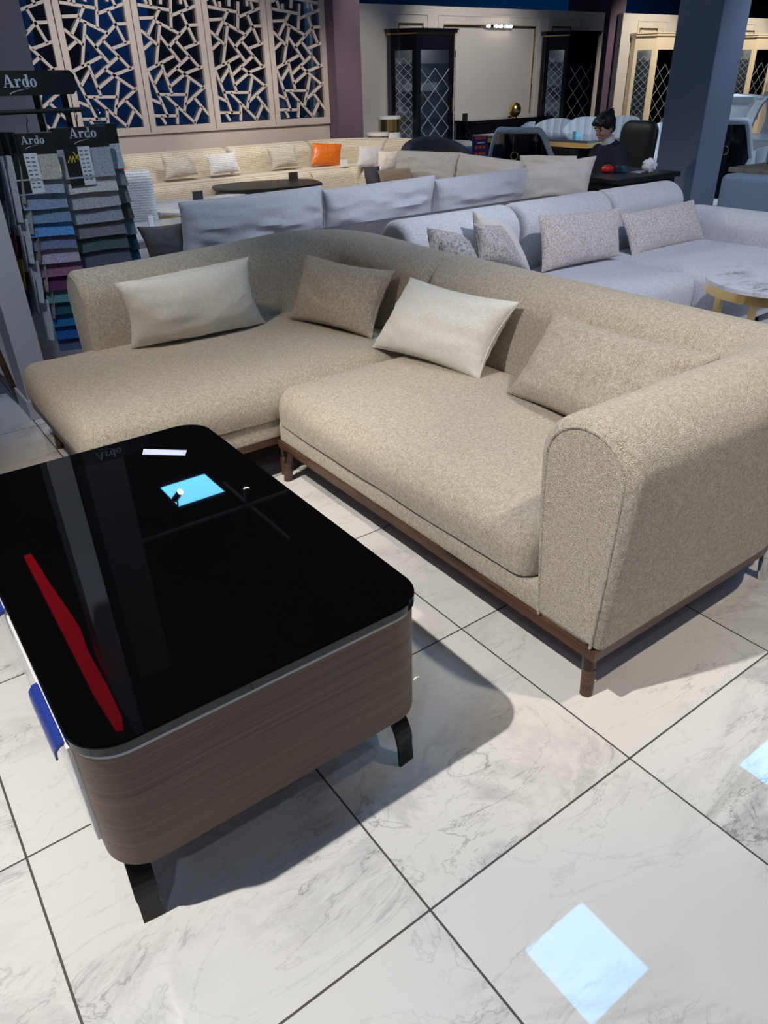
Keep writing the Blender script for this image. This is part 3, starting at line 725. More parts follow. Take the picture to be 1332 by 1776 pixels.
# ------------------------------------------------------------------ pale sofa behind the beige one
def panelled_back(T, name, path, prof, mat, seams, cap_r=.04, **kw):
    """split a swept back into upholstered segments at the given arc lengths"""
    path = densify([Vector(p) for p in path], .04)
    L = [0]
    for a, b in zip(path, path[1:]): L.append(L[-1] + (b - a).length)
    cuts = [0] + [s * L[-1] for s in seams] + [L[-1]]
    for s0, s1 in zip(cuts, cuts[1:]):
        seg = [p for p, l in zip(path, L) if s0 - 1e-6 <= l <= s1 + 1e-6]
        if len(seg) < 2: continue
        d0 = (seg[1] - seg[0]).normalized(); d1 = (seg[-1] - seg[-2]).normalized()
        seg = [seg[0] + d0 * cap_r] + seg[1:-1] + [seg[-1] - d1 * cap_r]
        if (seg[1] - seg[0]).dot(d0) <= 0: seg.pop(1)
        if (seg[-1] - seg[-2]).dot(d1) <= 0: seg.pop(-2)
        T.part(name, sweep_wall(seg, prof, cap_r=cap_r, **kw), mat)
P = Thing('corner_sofa', 'pale grey-white corner sofa with rounded segmented back, behind the beige sofa', 'sofa', (3.9, 2.8, 0))
P.part('base', box(2.66, 5.0, 2.62, 3.3, .06, .2, .01), M_OFFLINEN, False)
P.part('base', box(4.14, 5.0, 2.42, 2.6, .06, .2, .01), M_OFFLINEN, False)
panelled_back(P, 'backrest', [(2.50, 3.36), (4.95, 3.36)], arch_prof(.26, .10, .80, .02), M_OFFLINEN, [.345, .69])
panelled_back(P, 'backrest', [(5.16, 3.30), (5.16, 2.30)], arch_prof(.24, .10, .63, .02), M_OFFLINEN, [], .06)
P.part('armrest', sweep_wall(densify([Vector((2.50, 3.1)), Vector((2.50, 2.35))], .05), arch_prof(.22, .08, .66, .02), cap_r=.04), M_OFFLINEN)
P.part('seat_cushion', soft_box(2.72, 4.08, 2.47, 3.25, .2, .43, .06, .07, .07, .02, .03, 12, bulge=.015, wob=.008, seed=3), M_OFFLINEN)
P.part('seat_cushion', soft_box(4.09, 5.05, 2.36, 3.25, .2, .43, .06, .09, .06, .02, .03, 12, bulge=.015, wob=.008, seed=8), M_OFFLINEN)
for x, y in ((2.5, 2.5), (4.0, 2.7), (4.9, 2.5), (2.6, 3.3), (4.95, 3.2)):
    bm = bmesh.new(); cyl(bm, (x, y, 0), .02, .022, 0, .07, 12); P.part('foot', bm, M_BLACK)
def ypil(c, y, dy, th, mat, label, cat='pillow', **kw):
    """pillow from its photographed outline at depth y (top leaning back by dy)"""
    TL, TR, BR, BL = c
    return pillow(quad(Yp(*TL, y + dy), Yp(*TR, y + dy), Yp(*BR, y), Yp(*BL, y)), th, mat, label, cat=cat, **kw)
ypil(((934, 374), (1074, 361), (1074, 444), (940, 471)), 3.00, .10, .13, M_KNITPINK, 'rose-beige knitted pillow on the pale sofa, left of the two upright ones', seed=6, pinch=.07)
ypil(((1075, 372), (1203, 347), (1221, 415), (1096, 444)), 3.02, .10, .13, M_KNITPINK, 'rose-beige knitted pillow on the pale sofa, farthest to the right', seed=7, pinch=.07)
ypil(((820, 366), (884, 392), (922, 474), (830, 446)), 3.08, .06, .12, M_CREAMLINEN, 'off-white back pillow leaning left on the pale sofa behind the grey knit one', seed=8, pinch=.05)
ypil(((822, 388), (870, 392), (912, 468), (832, 452)), 2.86, .06, .12, M_KNIT, 'grey knitted pillow leaning left on the pale sofa, larger of the grey pair', seed=9, pinch=.05)
ypil(((741, 395), (800, 408), (836, 446), (748, 436)), 3.02, .05, .11, M_KNIT, 'plain grey pillow peeking over the beige sofa back behind the herringbone one', seed=10, pinch=.05)
ypil(((762, 418), (806, 412), (834, 462), (764, 452)), 2.84, .05, .11, M_HERR, 'herringbone grey pillow just above the beige sofa back', seed=11, pinch=.05)

# round marble side table
T2 = Thing('side_table', 'round white marble table with brushed gold rim and legs', 'side table', (3.98, 1.98, 0))
cx, cy, rr_ = 3.975, 1.96, .35
bm = bmesh.new(); prism(bm, [(cx + rr_ * math.cos(2 * PI * k / 64), cy + rr_ * math.sin(2 * PI * k / 64)) for k in range(64)], .482, .502, bev=.003); T2.part('tabletop', bm, M_TOPMARBLE)
bm = bmesh.new()
for r0, r1 in ((rr_ - .004, rr_ - .016),):
    A = [[bm.verts.new((cx + r * math.cos(2 * PI * k / 64), cy + r * math.sin(2 * PI * k / 64), z)) for k in range(64)] for r, z in ((r0, .481), (r0, .435), (r1, .435), (r1, .481))]
    for i in range(4):
        for k in range(64): bm.faces.new((A[i][k], A[i][(k + 1) % 64], A[(i + 1) % 4][(k + 1) % 64], A[(i + 1) % 4][k]))
T2.part('rim', bm, M_GOLD)
for k in range(4):
    a = PI / 4 + k * PI / 2; x, y = cx + .27 * math.cos(a), cy + .27 * math.sin(a)
    T2.part('leg', box(x - .016, x + .016, y - .016, y + .016, 0, .436), M_GOLD, False)

# ------------------------------------------------------------------ grey-blue cushion sofa (seen from behind)
G = Thing('modular_sofa', 'grey-blue cushion sofa seen from behind, taupe velvet base and right-hand return', 'sofa', (3.3, 5, 0))
G.part('base', box(1.3, 4.95, 4.12, 5.1, .08, .40, .03, 3), M_TAUPEVELVET)
G.part('base', box(4.35, 4.95, 5.12, 6.9, .08, .40, .03, 3), M_TAUPEVELVET)
G.part('back_rail', soft_box(1.95, 5.06, 4.06, 4.24, .12, .66, .04, .06, .06, .02, 0, 10), M_TAUPEVELVET)
G.part('back_rail', soft_box(4.9, 5.06, 4.26, 6.9, .12, .64, .06, .04, .06, .02, 0, 10), M_TAUPEVELVET)
for x, y in ((1.4, 4.2), (4.85, 4.2), (1.4, 5.0), (4.85, 6.8), (4.4, 6.8)):
    bm = bmesh.new(); cyl(bm, (x, y, 0), .02, .025, 0, .09, 12); G.part('foot', bm, M_BLACK)
for a, b, yy in ((1.32, 2.55, 0), (2.56, 3.75, 1), (3.76, 4.8, 2)):
    G.part('seat_cushion', soft_box(a, b, 4.26, 5.12, .40, .52, .05, .05, .05, .02, .02, 8), M_GREYLINEN)
G.part('seat_cushion', soft_box(4.38, 4.88, 5.14, 6.88, .40, .52, .05, .05, .05, .02, .02, 8), M_CREAMLINEN)
def big_cushion(c, y, dy, th, mat, label, **kw):
    TL, TR, BR, BL = c
    o = pillow(quad(Yp(*TL, y + dy), Yp(*TR, y + dy), Yp(*BR, y), Yp(*BL, y)), th, mat, label, name='back_cushion', cat='cushion', power=.36, pinch=.05, wr=.035, **kw)
    return o
big_cushion(((309, 352), (557, 322), (560, 412), (318, 452)), 4.38, -.02, .27, M_GREYLINEN, 'grey-blue back cushion at the left end, widest of the row seen from behind', seed=21)
big_cushion(((558, 330), (754, 304), (738, 392), (560, 414)), 4.40, -.02, .27, M_GREYLINEN, 'grey-blue back cushion second from the left, seen from behind', seed=22)
big_cushion(((752, 312), (916, 290), (898, 368), (748, 384)), 4.42, -.02, .27, M_GREYLINEN, 'grey-blue back cushion third from the left, beside the cream corner cushion', seed=23)
def side_cushion(c, x, th, mat, label, first=None, **kw):
    TL, TR, BR, BL = c
    q4 = [first[0] if first else Xp(*TL, x + .04), Xp(*TR, x + .04), Xp(*BR, x - .06), first[1] if first else Xp(*BL, x - .06)]
    return pillow(quad(*q4), th, mat, label, name='back_cushion', cat='cushion', power=.36, pinch=.05, wr=.03, **kw)
side_cushion(((905, 292), (1034, 271), (1016, 345), (900, 362)), 4.93, .24, M_CREAMLINEN, 'cream corner cushion in front of the desk, nearest of the cream ones', first=(Yp(905, 292, 4.44), Yp(900, 362, 4.36)), seed=24)
side_cushion(((902, 270), (1000, 271), (1004, 318), (905, 318)), 4.93, .15, M_CREAMLINEN, 'cream cushion half hidden behind the corner cushion', seed=25)
side_cushion(((800, 266), (906, 280), (912, 335), (790, 325)), 4.80, .24, M_CREAMLINEN, 'slumped cream cushion behind the third grey-blue cushion', seed=26)
side_cushion(((690, 261), (802, 265), (790, 325), (688, 318)), 4.80, .24, M_CREAMLINEN, 'rosy cream cushion farthest along the cushion sofa', seed=27)
pillow(quad(Yp(632, 290, 6.9), Yp(658, 288, 6.7), Yp(655, 322, 6.6), Yp(636, 322, 6.8)), .12, M_TAUPEVELVET, 'small taupe pillow at the right end of the cream curved sofa', seed=28)
ypil(((655, 297), (731, 287), (722, 318), (662, 322)), 6.0, .05, .12, M_BEIGECUSH, 'sand-coloured pillow lying before the rosy cushion', seed=29, pinch=.07)
ypil(((676, 292), (700, 283), (706, 305), (684, 308)), 6.35, .05, .09, M_BEIGECUSH, 'second sand-coloured pillow, only its corner showing behind the first', seed=30, pinch=.07)
ypil(((238, 394), (314, 388), (326, 445), (262, 452)), 4.45, -.01, .13, plain('brown_grey_velvet', lin(104, 98, 98), .75, 0, .15, 10, .3, var=.22), 'dark taupe velvet pillow at the left end of the cushion sofa', seed=31, pinch=.1)

# ------------------------------------------------------------------ glass and drawer tables at the left
t = Thing('glass_side_table', 'low glass-topped table with brown wooden legs beside the swatch stand', 'side table', (2.15, 6.0, 0))
t.part('tabletop', box(1.72, 2.55, 5.55, 6.35, .485, .50, .003), plain('pale_glass_top', lin(176, 178, 186), .12, 0, 0, 5, .6), False)
for x, y in ((1.82, 5.65), (2.45, 5.65), (1.82, 6.25), (2.45, 6.25)):
    bm = bmesh.new(); tube(bm, [(x, y, .484), (x, y, 0)], [.028, .018], 12); t.part('leg', bm, M_WALNUT)
p = Zp(264, 398, .50)
single('price_card', box(p.x - .02, p.x + .02, p.y - .01, p.y + .01, .5005, .60), M_PAPER, 'small white folded card standing on the glass side table', 'card', smooth=False)
t = Thing('drawer_table', 'cream drawer table with white marble top and gold leaf emblem', 'side table', (2.95, 6.95, 0))
q = [Zp(262, 354, .5), Zp(335, 342, .5), Zp(400, 342, .5), Zp(385, 366, .5)]
t.part('body', box(2.5, 3.5, 6.65, 7.38, .05, .455, .01), M_CREAMLACQ, False)
bm = bmesh.new(); prism(bm, [(2.44, 6.72), (2.56, 6.58), (3.44, 6.58), (3.56, 6.72), (3.56, 7.3), (3.44, 7.44), (2.56, 7.44), (2.44, 7.3)], .48, .5); t.part('tabletop', bm, M_TOPMARBLE, False)
bm = bmesh.new(); prism(bm, [(2.47, 6.73), (2.57, 6.61), (3.43, 6.61), (3.53, 6.73), (3.53, 7.29), (3.43, 7.41), (2.57, 7.41), (2.47, 7.29)], .456, .479); t.part('gold_band', bm, M_GOLD, False)
bm = bmesh.new()
for s in (-1, 0, 1):
    pts = [(0, -.03), (s * .035 + .012, 0), (s * .05, .035), (s * .02 - .012, .01)]
    prism(bm, pts, 0, .006, M=Matrix(((1, 0, 0, 2.72), (0, 0, -1, 6.65), (0, 1, 0, .34), (0, 0, 0, 1))))
t.part('leaf_emblem', bm, M_GOLD, False)
p = Zp(344, 346, .50)
single('price_tag', box(p.x - .05, p.x + .05, p.y - .008, p.y + .008, .5005, .575), plain('dark_tag', lin(58, 50, 54), .4), 'dark price tag standing on the marble-topped drawer table', 'tag', smooth=False)

# ------------------------------------------------------------------ curved cream sofa
C = Thing('curved_sofa', 'long curved cream chevron sofa below the fretwork screens', 'sofa', (4.3, 8.9, 0))
cpath = arc_path([(1.95, 6.9), (2.10, 9.75), (6.75, 9.90), (7.15, 7.9)], [.8, .75], 12)
panelled_back(C, 'backrest', cpath, arch_prof(.26, .06, .76, .05), M_CHEV, [.22, .40, .56, .70, .84], .05)
def ring_seat(path, off0, off1, z0, z1, mat, s0, s1):
    path = densify([Vector(p) for p in path], .05); n = len(path); i0, i1 = int(s0 * (n - 1)), int(s1 * (n - 1))
    seg = path[i0:i1 + 1]; w = off1 - off0; h = z1 - z0; prof = []
    for k in range(7): a = PI / 2 * k / 6; prof.append((off1 - .09 + .09 * math.cos(a), z1 - .09 + .09 * math.sin(a)))
    for k in range(5): prof.append((off1 - .09 - (w - .14) * (k + 1) / 6, z1 + .015 * math.sin(PI * (k + 1) / 6)))
    prof += [(off0, z1 - .03), (off0, z0), (off1 - .03, z0), (off1, z0 + .05)]
    C.part('seat_cushion', sweep_wall(seg, prof, cap_r=.04, side=-1), mat)
ring_seat(cpath, .12, .85, .06, .45, M_CHEVW, .085, .30)
ring_seat(cpath, .12, .80, .06, .455, M_CHEV, .31, .66)
ring_seat(cpath, .12, .80, .06, .45, M_CHEV, .67, 1.0)
# tall rolled arm end facing the camera
C.part('armrest', sweep_wall(densify(arc_path([(1.96, 6.66), (2.30, 6.54)], []), .05), arch_prof(.24, .03, .87, .03), cap_r=.05), M_CHEVW)
M_CHEVG = weave('grey_chevron_jacquard', lin(150, 144, 136), lin(206, 200, 190), 200, 1.0, chev=True)
ypil(((279, 268), (328, 272), (345, 302), (288, 311)), 9.2, .12, .16, M_CHEVG, 'cream chevron pillow at the left of the curved sofa', seed=41, pinch=.08)
ypil(((356, 270), (407, 263), (418, 297), (366, 303)), 9.2, .12, .13, M_CHEVW, 'silver-white chevron pillow second from left on the curved sofa', seed=42, pinch=.08)
ypil(((462, 257), (510, 250), (518, 287), (474, 292)), 9.3, .12, .16, M_CHEVG, 'cream ribbed pillow left of the orange one on the curved sofa', seed=43, pinch=.08)
ypil(((542, 248), (592, 250), (589, 288), (540, 286)), 9.35, .10, .13, M_ORANGE, 'shiny orange velvet pillow on the curved sofa', seed=44, pinch=.05)
ypil(((624, 254), (664, 254), (655, 290), (618, 290)), 8.9, .10, .13, M_OFFLINEN, 'white textured pillow right of the orange one', seed=45, pinch=.08)
ypil(((656, 262), (690, 262), (686, 300), (655, 300)), 8.2, .10, .13, M_CREAMLINEN, 'ivory pillow at the far right of the curved sofa', seed=46, pinch=.08)
p = Zp(576, 286, .47)
single('price_card', box(p.x - .06, p.x + .06, 9.12, 9.13, .47, .55), M_PAPER, 'small white card propped before the orange pillow', 'card', smooth=False)
p = Yp(203, 285, 8.6)
pillow(quad((p.x - .12, 8.7, .78), (p.x + .06, 8.62, .80), (p.x + .12, 8.5, .52), (p.x - .1, 8.6, .5)), .08, M_ORANGE, 'orange pillow whose corner peeks out beside the swatch stand', seed=47)
# dark pedestal table
t = Thing('pedestal_table', 'long black boat-shaped table on a pedestal before the curved sofa', 'coffee table', (4.5, 8.5, 0))
ctr = Vector((4.47, 8.53)); dirv = (Zp(555, 313, .42) - Zp(380, 325, .42)); dirv = Vector((dirv.x, dirv.y)); hl = dirv.length / 2 + .02; dv = dirv.normalized(); nv = Vector((-dv.y, dv.x))
pts = []
for k in range(48):
    a = 2 * PI * k / 48; e = lambda c, pw: math.copysign(abs(c) ** pw, c)
    q_ = ctr + dv * (hl * e(math.cos(a), .75)) + nv * (.42 * e(math.sin(a), .45)); pts.append((q_.x, q_.y))
bm = bmesh.new(); prism(bm, pts, .385, .42, bev=.012); t.part('tabletop', bm, M_BLACK)
bm = bmesh.new(); prism(bm, [(ctr.x + dv.x * a + nv.x * b, ctr.y + dv.y * a + nv.y * b) for a, b in ((-.32, -.15), (.32, -.15), (.32, .15), (-.32, .15))], 0, .384); t.part('pedestal', bm, M_BLACK, False)
p = Zp(509, 311, .42)
single('price_tag', box(p.x - .06, p.x + .06, p.y - .01, p.y + .01, .4215, .50), plain('dark_tag', lin(58, 50, 54), .4), 'dark price tag standing on the black pedestal table', 'tag', smooth=False)

# ------------------------------------------------------------------ cylinder side tables by the plum column
def drum(px0, px1, ptop, y, label, r=.2):
    a = Yp(px0, ptop, y); b = Yp(px1, ptop, y); r = (b.x - a.x) * .5 * .82; c = Vector(((a.x + b.x) / 2, y + r * .3)); zt = (a.z + b.z) / 2
    t = Thing('drum_side_table', label, 'side table', (c.x, c.y, 0), 0, None)
    for nm, z0, z1, rr, m in (('base', 0, zt - .36, r * .97, M_WHITEPAINT), ('white_band', zt - .36, zt - .235, r * .97, M_WHITEPAINT), ('gold_band', zt - .235, zt - .045, r * .94, M_GOLD), ('tabletop', zt - .045, zt, r, M_WHITEPAINT)):
        bm = bmesh.new(); cyl(bm, (c.x, c.y, 0), rr, rr, z0 + .0005, z1, 40); t.part(nm, bm, m)
    return c, zt, r
drum(658, 698, 201, 10.7, 'white and gold drum table beside the dark cabinet, taller of the two')
drum(638, 678, 230, 10.1, 'white and gold drum table by the plum column, shorter of the two')

# ------------------------------------------------------------------ display cabinets
def cabinet(xl, mat, rim, label, name='display_cabinet'):
    """canted display cabinet: left cant, glazed front door, right cant; xl = x of its left corner"""
    t = Thing(name, label, 'cabinet', (xl + .6, 11.25, 0)); yf, yb = 11.08, 11.48; c0 = .30; wd = 1.42; top = 2.10
    P0, P1, P2, P3 = Vector((xl, yf + c0)), Vector((xl + c0, yf)), Vector((xl + wd - c0, yf)), Vector((xl + wd, yf + c0))
    foot = [tuple(P0), tuple(P1), tuple(P2), tuple(P3), (xl + wd, yb), (xl, yb)]
    bm = bmesh.new(); prism(bm, foot, .0, .30); t.part('plinth', bm, mat, False)
    bm = bmesh.new(); prism(bm, foot, top - .12, top); t.part('head', bm, mat, False)
    grow = lambda d: [(x + (-d if x < xl + wd / 2 else d), y - (d if y < yb - .01 else 0)) for x, y in foot]
    bm = bmesh.new(); prism(bm, grow(.01), top, top + .02); t.part('trim_band', bm, rim, False)
    bm = bmesh.new(); prism(bm, grow(.035), top + .021, top + .06); prism(bm, grow(.05), top + .0605, top + .08); t.part('cornice', bm, mat, False)
    t.part('back_panel', box(xl + .01, xl + wd - .01, yb - .02, yb, .30, top - .12), plain('pale_mirror_back', (.62, .64, .66, 1), .12, .35), False)
    def panel(A, B, nm, hand=False):
        d = (B - A); ln = d.length; d = d / ln; nrm = Vector((d.y, -d.x))
        M = Matrix(((d.x, nrm.x, 0, A.x), (d.y, nrm.y, 0, A.y), (0, 0, 1, 0), (0, 0, 0, 1)))
        bm = bmesh.new(); s = .095 if ln > .5 else .07
        for x0, x1, z0, z1 in ((0, s, .30, top - .12), (ln - s, ln, .30, top - .12), (s, ln - s, .30, .42), (s, ln - s, top - .22, top - .12)):
            bm_box(bm, x0, x1, -.025, 0, z0, z1)
        f = t.part(nm, xf(bm, M), mat, False)
        bm = box(s, ln - s, -.016, -.010, .42, top - .22); t.part('glass_pane', xf(bm, M), M_GLASSPANE, False, parent=f)
        # leaded diamonds
        bm = bmesh.new(); w = (ln - 2 * s); h = w * .95; z = .42; k = 0
        while z < top - .22 - h * .2:
            for sgn in (1, -1):
                for k2 in (0, 1):
                    x0, x1 = (s, s + w / 2) if k2 == 0 else (s + w / 2, s + w)
                    za, zb = (z, z + h / 2) if sgn == 1 else (z + h / 2, z)
                    if k2: za, zb = zb, za
                    if max(za, zb) < top - .22: tube(bm, [(x0, -.006, za), (x1, -.006, zb)], .0038, 5)
            z += h / 2
        t.part('diamond_leading', xf(bm, M), plain('bevelled_glass_line', lin(176, 182, 194), .25), parent=f)
        if hand:
            bm = bmesh.new(); tube(bm, [(ln - s / 2, .0, .95), (ln - s / 2, .03, .96), (ln - s / 2, .03, 1.18), (ln - s / 2, .0, 1.19)], .007, 8); t.part('handle', xf(bm, M), M_GOLD, parent=f)
    panel(P0, P1, 'side_panel'); panel(P1, P2, 'door', True); panel(P2, P3, 'side_panel')
    L_ = bpy.data.lights.new('added_cabinet_fill', 'POINT'); L_.energy = 1.3; L_.color = NEUT; L_.shadow_soft_size = .03  # added fill without a real fitting, brightens the cabinet interior
    lo_ = bpy.data.objects.new('added_cabinet_fill', L_); COL.objects.link(lo_); lo_.parent = t.o; lo_.location = (.1, -.02, top - .15)
    for z in (.42, .85, 1.28, 1.68):
        bm = bmesh.new(); prism(bm, [(xl + .03, yf + c0), (xl + c0, yf + .04), (xl + wd - c0, yf + .04), (xl + wd - .03, yf + c0), (xl + wd - .03, yb - .025), (xl + .03, yb - .025)], z, z + .008); t.part('shelf', bm, M_GLASSPANE if z > .5 else mat, False)
    for sx in (xl, xl + wd - .02): t.part('side_wall', box(sx, sx + .02, yf + c0, yb, .3, top - .12), mat, False)
cabinet(8.47, M_BLACKGLOSS, M_GOLD, 'black lacquer glass cabinet with diamond leading beside the drum tables')
cabinet(12.13, M_BLACKGLOSS, M_GOLD, 'black lacquer glass cabinet behind the seated woman, next to the plum column')
cabinet(14.78, M_CREAMLACQ, M_CREAMLACQ, 'cream glass cabinet between the plum column and the blue column')
cabinet(18.5, M_CREAMLACQ, M_CREAMLACQ, 'cream glass cabinet at the top right edge')

# black sideboard with picture light above
t = Thing('sideboard', 'long black lacquer sideboard with gold bar handles against the wall', 'sideboard', (11, 11.25, 0))
t.part('body', box(9.98, 12.05, 11.02, 11.485, .06, .76, .004), M_BLACKGLOSS, False)
t.part('top', box(9.95, 12.08, 10.99, 11.49, .761, .80, .004), M_BLACKGLOSS, False)
t.part('plinth', box(10.05, 12.0, 11.08, 11.45, 0, .0595), M_BLACK, False)
for i in range(4):
    x0 = 10.0 + i * .51; d = t.part('door', box(x0 + .005, x0 + .505, 11.0, 11.019, .08, .75, .003), M_BLACKGLOSS, False)
    hx = x0 + (.46 if i % 2 == 0 else .05)
    bm = bmesh.new(); tube(bm, [(hx, 11.0, .42), (hx, 10.975, .43), (hx, 10.975, .62), (hx, 11.0, .63)], .008, 8); t.part('handle', bm, M_GOLD, parent=d)
bm = bmesh.new(); bmesh.ops.create_uvsphere(bm, u_segments=24, v_segments=16, radius=.115)
for v in bm.verts: v.co = Vector((11.25 + v.co.x, 11.22 + v.co.y, .933 + v.co.z * 1.08 if v.co.z > -.1 else .81))
cyl(bm, (11.25, 11.22, 0), .05, .03, .801, .83, 20)
single('vase', bm, M_GOLD, 'round gold vase standing on the black sideboard', 'vase')
p = Yp(806, 209, 11.2)
t = Thing('photo_frame', 'small silver picture card on the left end of the black sideboard', 'frame', (p.x, 11.2, .8))
t.part('frame', box(p.x - .06, p.x + .06, 11.19, 11.205, .8005, .92, .003), M_CHROME, False)
t.part('picture', box(p.x - .045, p.x + .045, 11.186, 11.1895, .815, .905), M_BLACK, False)
# mirror strip mouldings of gold bars and the crystal picture light
for i, (x0, x1, lb) in enumerate(((8.71, 9.24, 'thin gold bar frame on the wall above the left black cabinet'), (12.0 + .38, 12.9, 'thin gold bar frame on the wall above the right black cabinet'), (15.0, 15.6, 'thin gold bar frame above the first cream cabinet'), (18.75, 19.3, 'thin gold bar frame above the cream cabinet at the right edge'))):
    bm = bmesh.new(); z = 2.265
    bm_box(bm, x0, x1, 11.475, 11.499, z - .015, z + .01); bm_box(bm, x0, x0 + .015, 11.475, 11.499, z - 1.6, z - .015); bm_box(bm, x1 - .015, x1, 11.475, 11.499, z - 1.6, z - .015)
    single('gold_bar_frame', bm, M_GOLD, lb, 'wall trim', smooth=False)
bm = bmesh.new(); bm_box(bm, 9.68, 11.92, 11.47, 11.499, 2.235, 2.26); bm_box(bm, 9.68, 9.70, 11.475, 11.499, .85, 2.235); bm_box(bm, 11.90, 11.92, 11.475, 11.499, .85, 2.235)
single('gold_bar_frame', bm, M_GOLD, 'wide gold bar frame on the wall above the black sideboard', 'wall trim', smooth=False)
t = Thing('picture_light', 'crystal wall light glinting above the wide wall panel', 'wall light', (10.95, 11.45, 2.25))
t.part('bar', box(10.62, 11.28, 11.43, 11.469, 2.225, 2.27, .005), M_CHROME, False)
for x in (10.68, 10.86, 10.98, 11.12, 11.22):
    bm = bmesh.new(); bmesh.ops.create_icosphere(bm, subdivisions=2, radius=.024)
    for v in bm.verts: v.co += Vector((x, 11.41, 2.248))
    t.part('bulb', bm, emit('crystal_glow', (1, .93, .8), 14))

# ------------------------------------------------------------------ swatch stand
ST = Thing('swatch_stand', 'black fabric-sample stand with curved brand sign, left behind the chaise', 'display stand', (.95, 4.55, 0))
SY = 4.33
def zst(px, py, y=SY): return Yp(px, py, y)
a0, a1 = zst(130, 120), zst(132, 165)
ztop_s, zbot_s = a0.z - .0, zst(130, 165).z
zt, zb = 1.535, 1.425
# sign board: gently bowed plate
bm = bmesh.new(); xr = a0.x; xl_ = xr - .56; rings = []
zt = zst(130, 121).z; zb = zst(134, 163).z
def sign_y(x): u = (x - (xr + xl_) / 2) / ((xr - xl_) / 2); return SY - .02 + .055 * u * u
nx = 24
for k in range(nx + 1):
    x = xl_ + (xr - xl_) * k / nx; y = sign_y(x); e = .02 if k in (0, nx) else 0
    rings.append([bm.verts.new((x, y, zb + e)), bm.verts.new((x, y, zt - e)), bm.verts.new((x, y + .012, zt - e)), bm.verts.new((x, y + .012, zb + e))])
for A, B in zip(rings, rings[1:]):
    for k in range(4): bm.faces.new((A[k], A[(k + 1) % 4], B[(k + 1) % 4], B[k]))
bm.faces.new(rings[0]); bm.faces.new(rings[-1])
sign = ST.part('sign_board', bm, M_BLACK)
M_LETTER = plain('silver_lettering', lin(196, 204, 216), .4)
def letters(bm, place, h):
    """Ardo wordmark drawn as bold serif outlines; place(u,v)->world, h cap height"""
    def poly(p, d=.0):
        f = [place(x * h, y * h, 0) for x, y in p]; g = [place(x * h, y * h, 1) for x, y in p]
        A = [bm.verts.new(v) for v in f]; B = [bm.verts.new(v) for v in g]
        bm.faces.new(A)
        for i in range(len(A)): bm.faces.new((A[i], A[(i + 1) % len(A)], B[(i + 1) % len(A)], B[i]))
    def ring(cx, cy, rx, ry, ix, iy):
        n = 24; o = [(cx + rx * math.cos(2 * PI * k / n), cy + ry * math.sin(2 * PI * k / n)) for k in range(n)]; i_ = [(cx + ix * math.cos(2 * PI * k / n), cy + iy * math.sin(2 * PI * k / n)) for k in range(n)]
        for k in range(n): poly([o[k], o[(k + 1) % n], i_[(k + 1) % n], i_[k]])
    # A
    poly([(.02, 0), (.10, 0), (.42, .86), (.38, .98)]); poly([(.36, 1.0), (.50, 1.0), (.86, 0), (.60, 0)]); poly([(.20, .26), (.60, .26), (.58, .34), (.22, .34)])
    poly([(-.06, 0), (.22, 0), (.22, .06), (-.06, .06)]); poly([(.52, 0), (.94, 0), (.94, .06), (.52, .06)])
    # r
    poly([(1.06, 0), (1.26, 0), (1.26, .66), (1.06, .66)]); poly([(.98, 0), (1.36, 0), (1.36, .06), (.98, .06)]); poly([(.98, .60), (1.12, .60), (1.12, .66), (.98, .66)])
    poly([(1.26, .44), (1.40, .60), (1.54, .62), (1.54, .68), (1.38, .68), (1.26, .60)]); poly([(1.42, .46), (1.56, .50), (1.58, .62), (1.44, .62)])
    # d
    ring(1.90, .33, .27, .34, .10, .27); poly([(2.02, 0), (2.22, 0), (2.22, 1.02), (2.02, 1.02)]); poly([(1.92, .96), (2.06, .96), (2.06, 1.02), (1.92, 1.02)]); poly([(2.18, 0), (2.32, 0), (2.32, .06), (2.18, .06)])
    # o
    ring(2.64, .33, .30, .35, .11, .28)
    # swash
    sw = []
    for k in range(13): t_ = k / 12; sw.append((.35 + 1.75 * t_, -.62 + .50 * t_ ** .55))
    for k in range(12): poly([sw[k], sw[k + 1], (sw[k + 1][0], sw[k + 1][1] + .075 * (1 - (k + 1) / 12) + .01), (sw[k][0], sw[k][1] + .075 * (1 - k / 12) + .01)])
bm = bmesh.new(); A0 = zst(6, 152); A1 = zst(63, 149); h = (A1.x - A0.x) / 2.94
def pl_sign(u, v, k):
    x = A0.x + u; return Vector((x, sign_y(x) - .0035 + .003 * k, A0.z + v))
letters(bm, pl_sign, h)
ST.part('lettering', bm, M_LETTER, False, parent=sign)
rl = zst(0, 196).z; rz_ = 1.335
rz_ = zst(140, 190).z
for x in (zst(70, 170).x, zst(120, 170).x):
    bm = bmesh.new(); bm_box(bm, x - .012, x + .012, 4.40, 4.43, .02, zb + .03); ST.part('post', bm, M_BLACK, False)
ztx = zst(147, 190).x
bm = bmesh.new(); tube(bm, [(.70, 4.335, rz_), (ztx, 4.335, rz_)], .011, 12); ST.part('rail', bm, M_BLACK)
bm = bmesh.new()
for x in (zst(70, 170).x, zst(120, 170).x): bm_box(bm, x - .01, x + .01, 4.345, 4.40, rz_ - .01, rz_ + .01)
ST.part('bracket', bm, M_BLACK, False)
ST.part('base', box(.72, 1.32, 4.15, 4.75, .0, .02, .003), M_BLACK, False)
def swcol(c, kind):
    nm = 'swatch_%d_%d_%d' % c
    return weave(nm, tuple(v * .78 for v in lin(*c)[:3]) + (1,), lin(*[min(255, int(v * 1.25)) for v in c]), 420, .4)
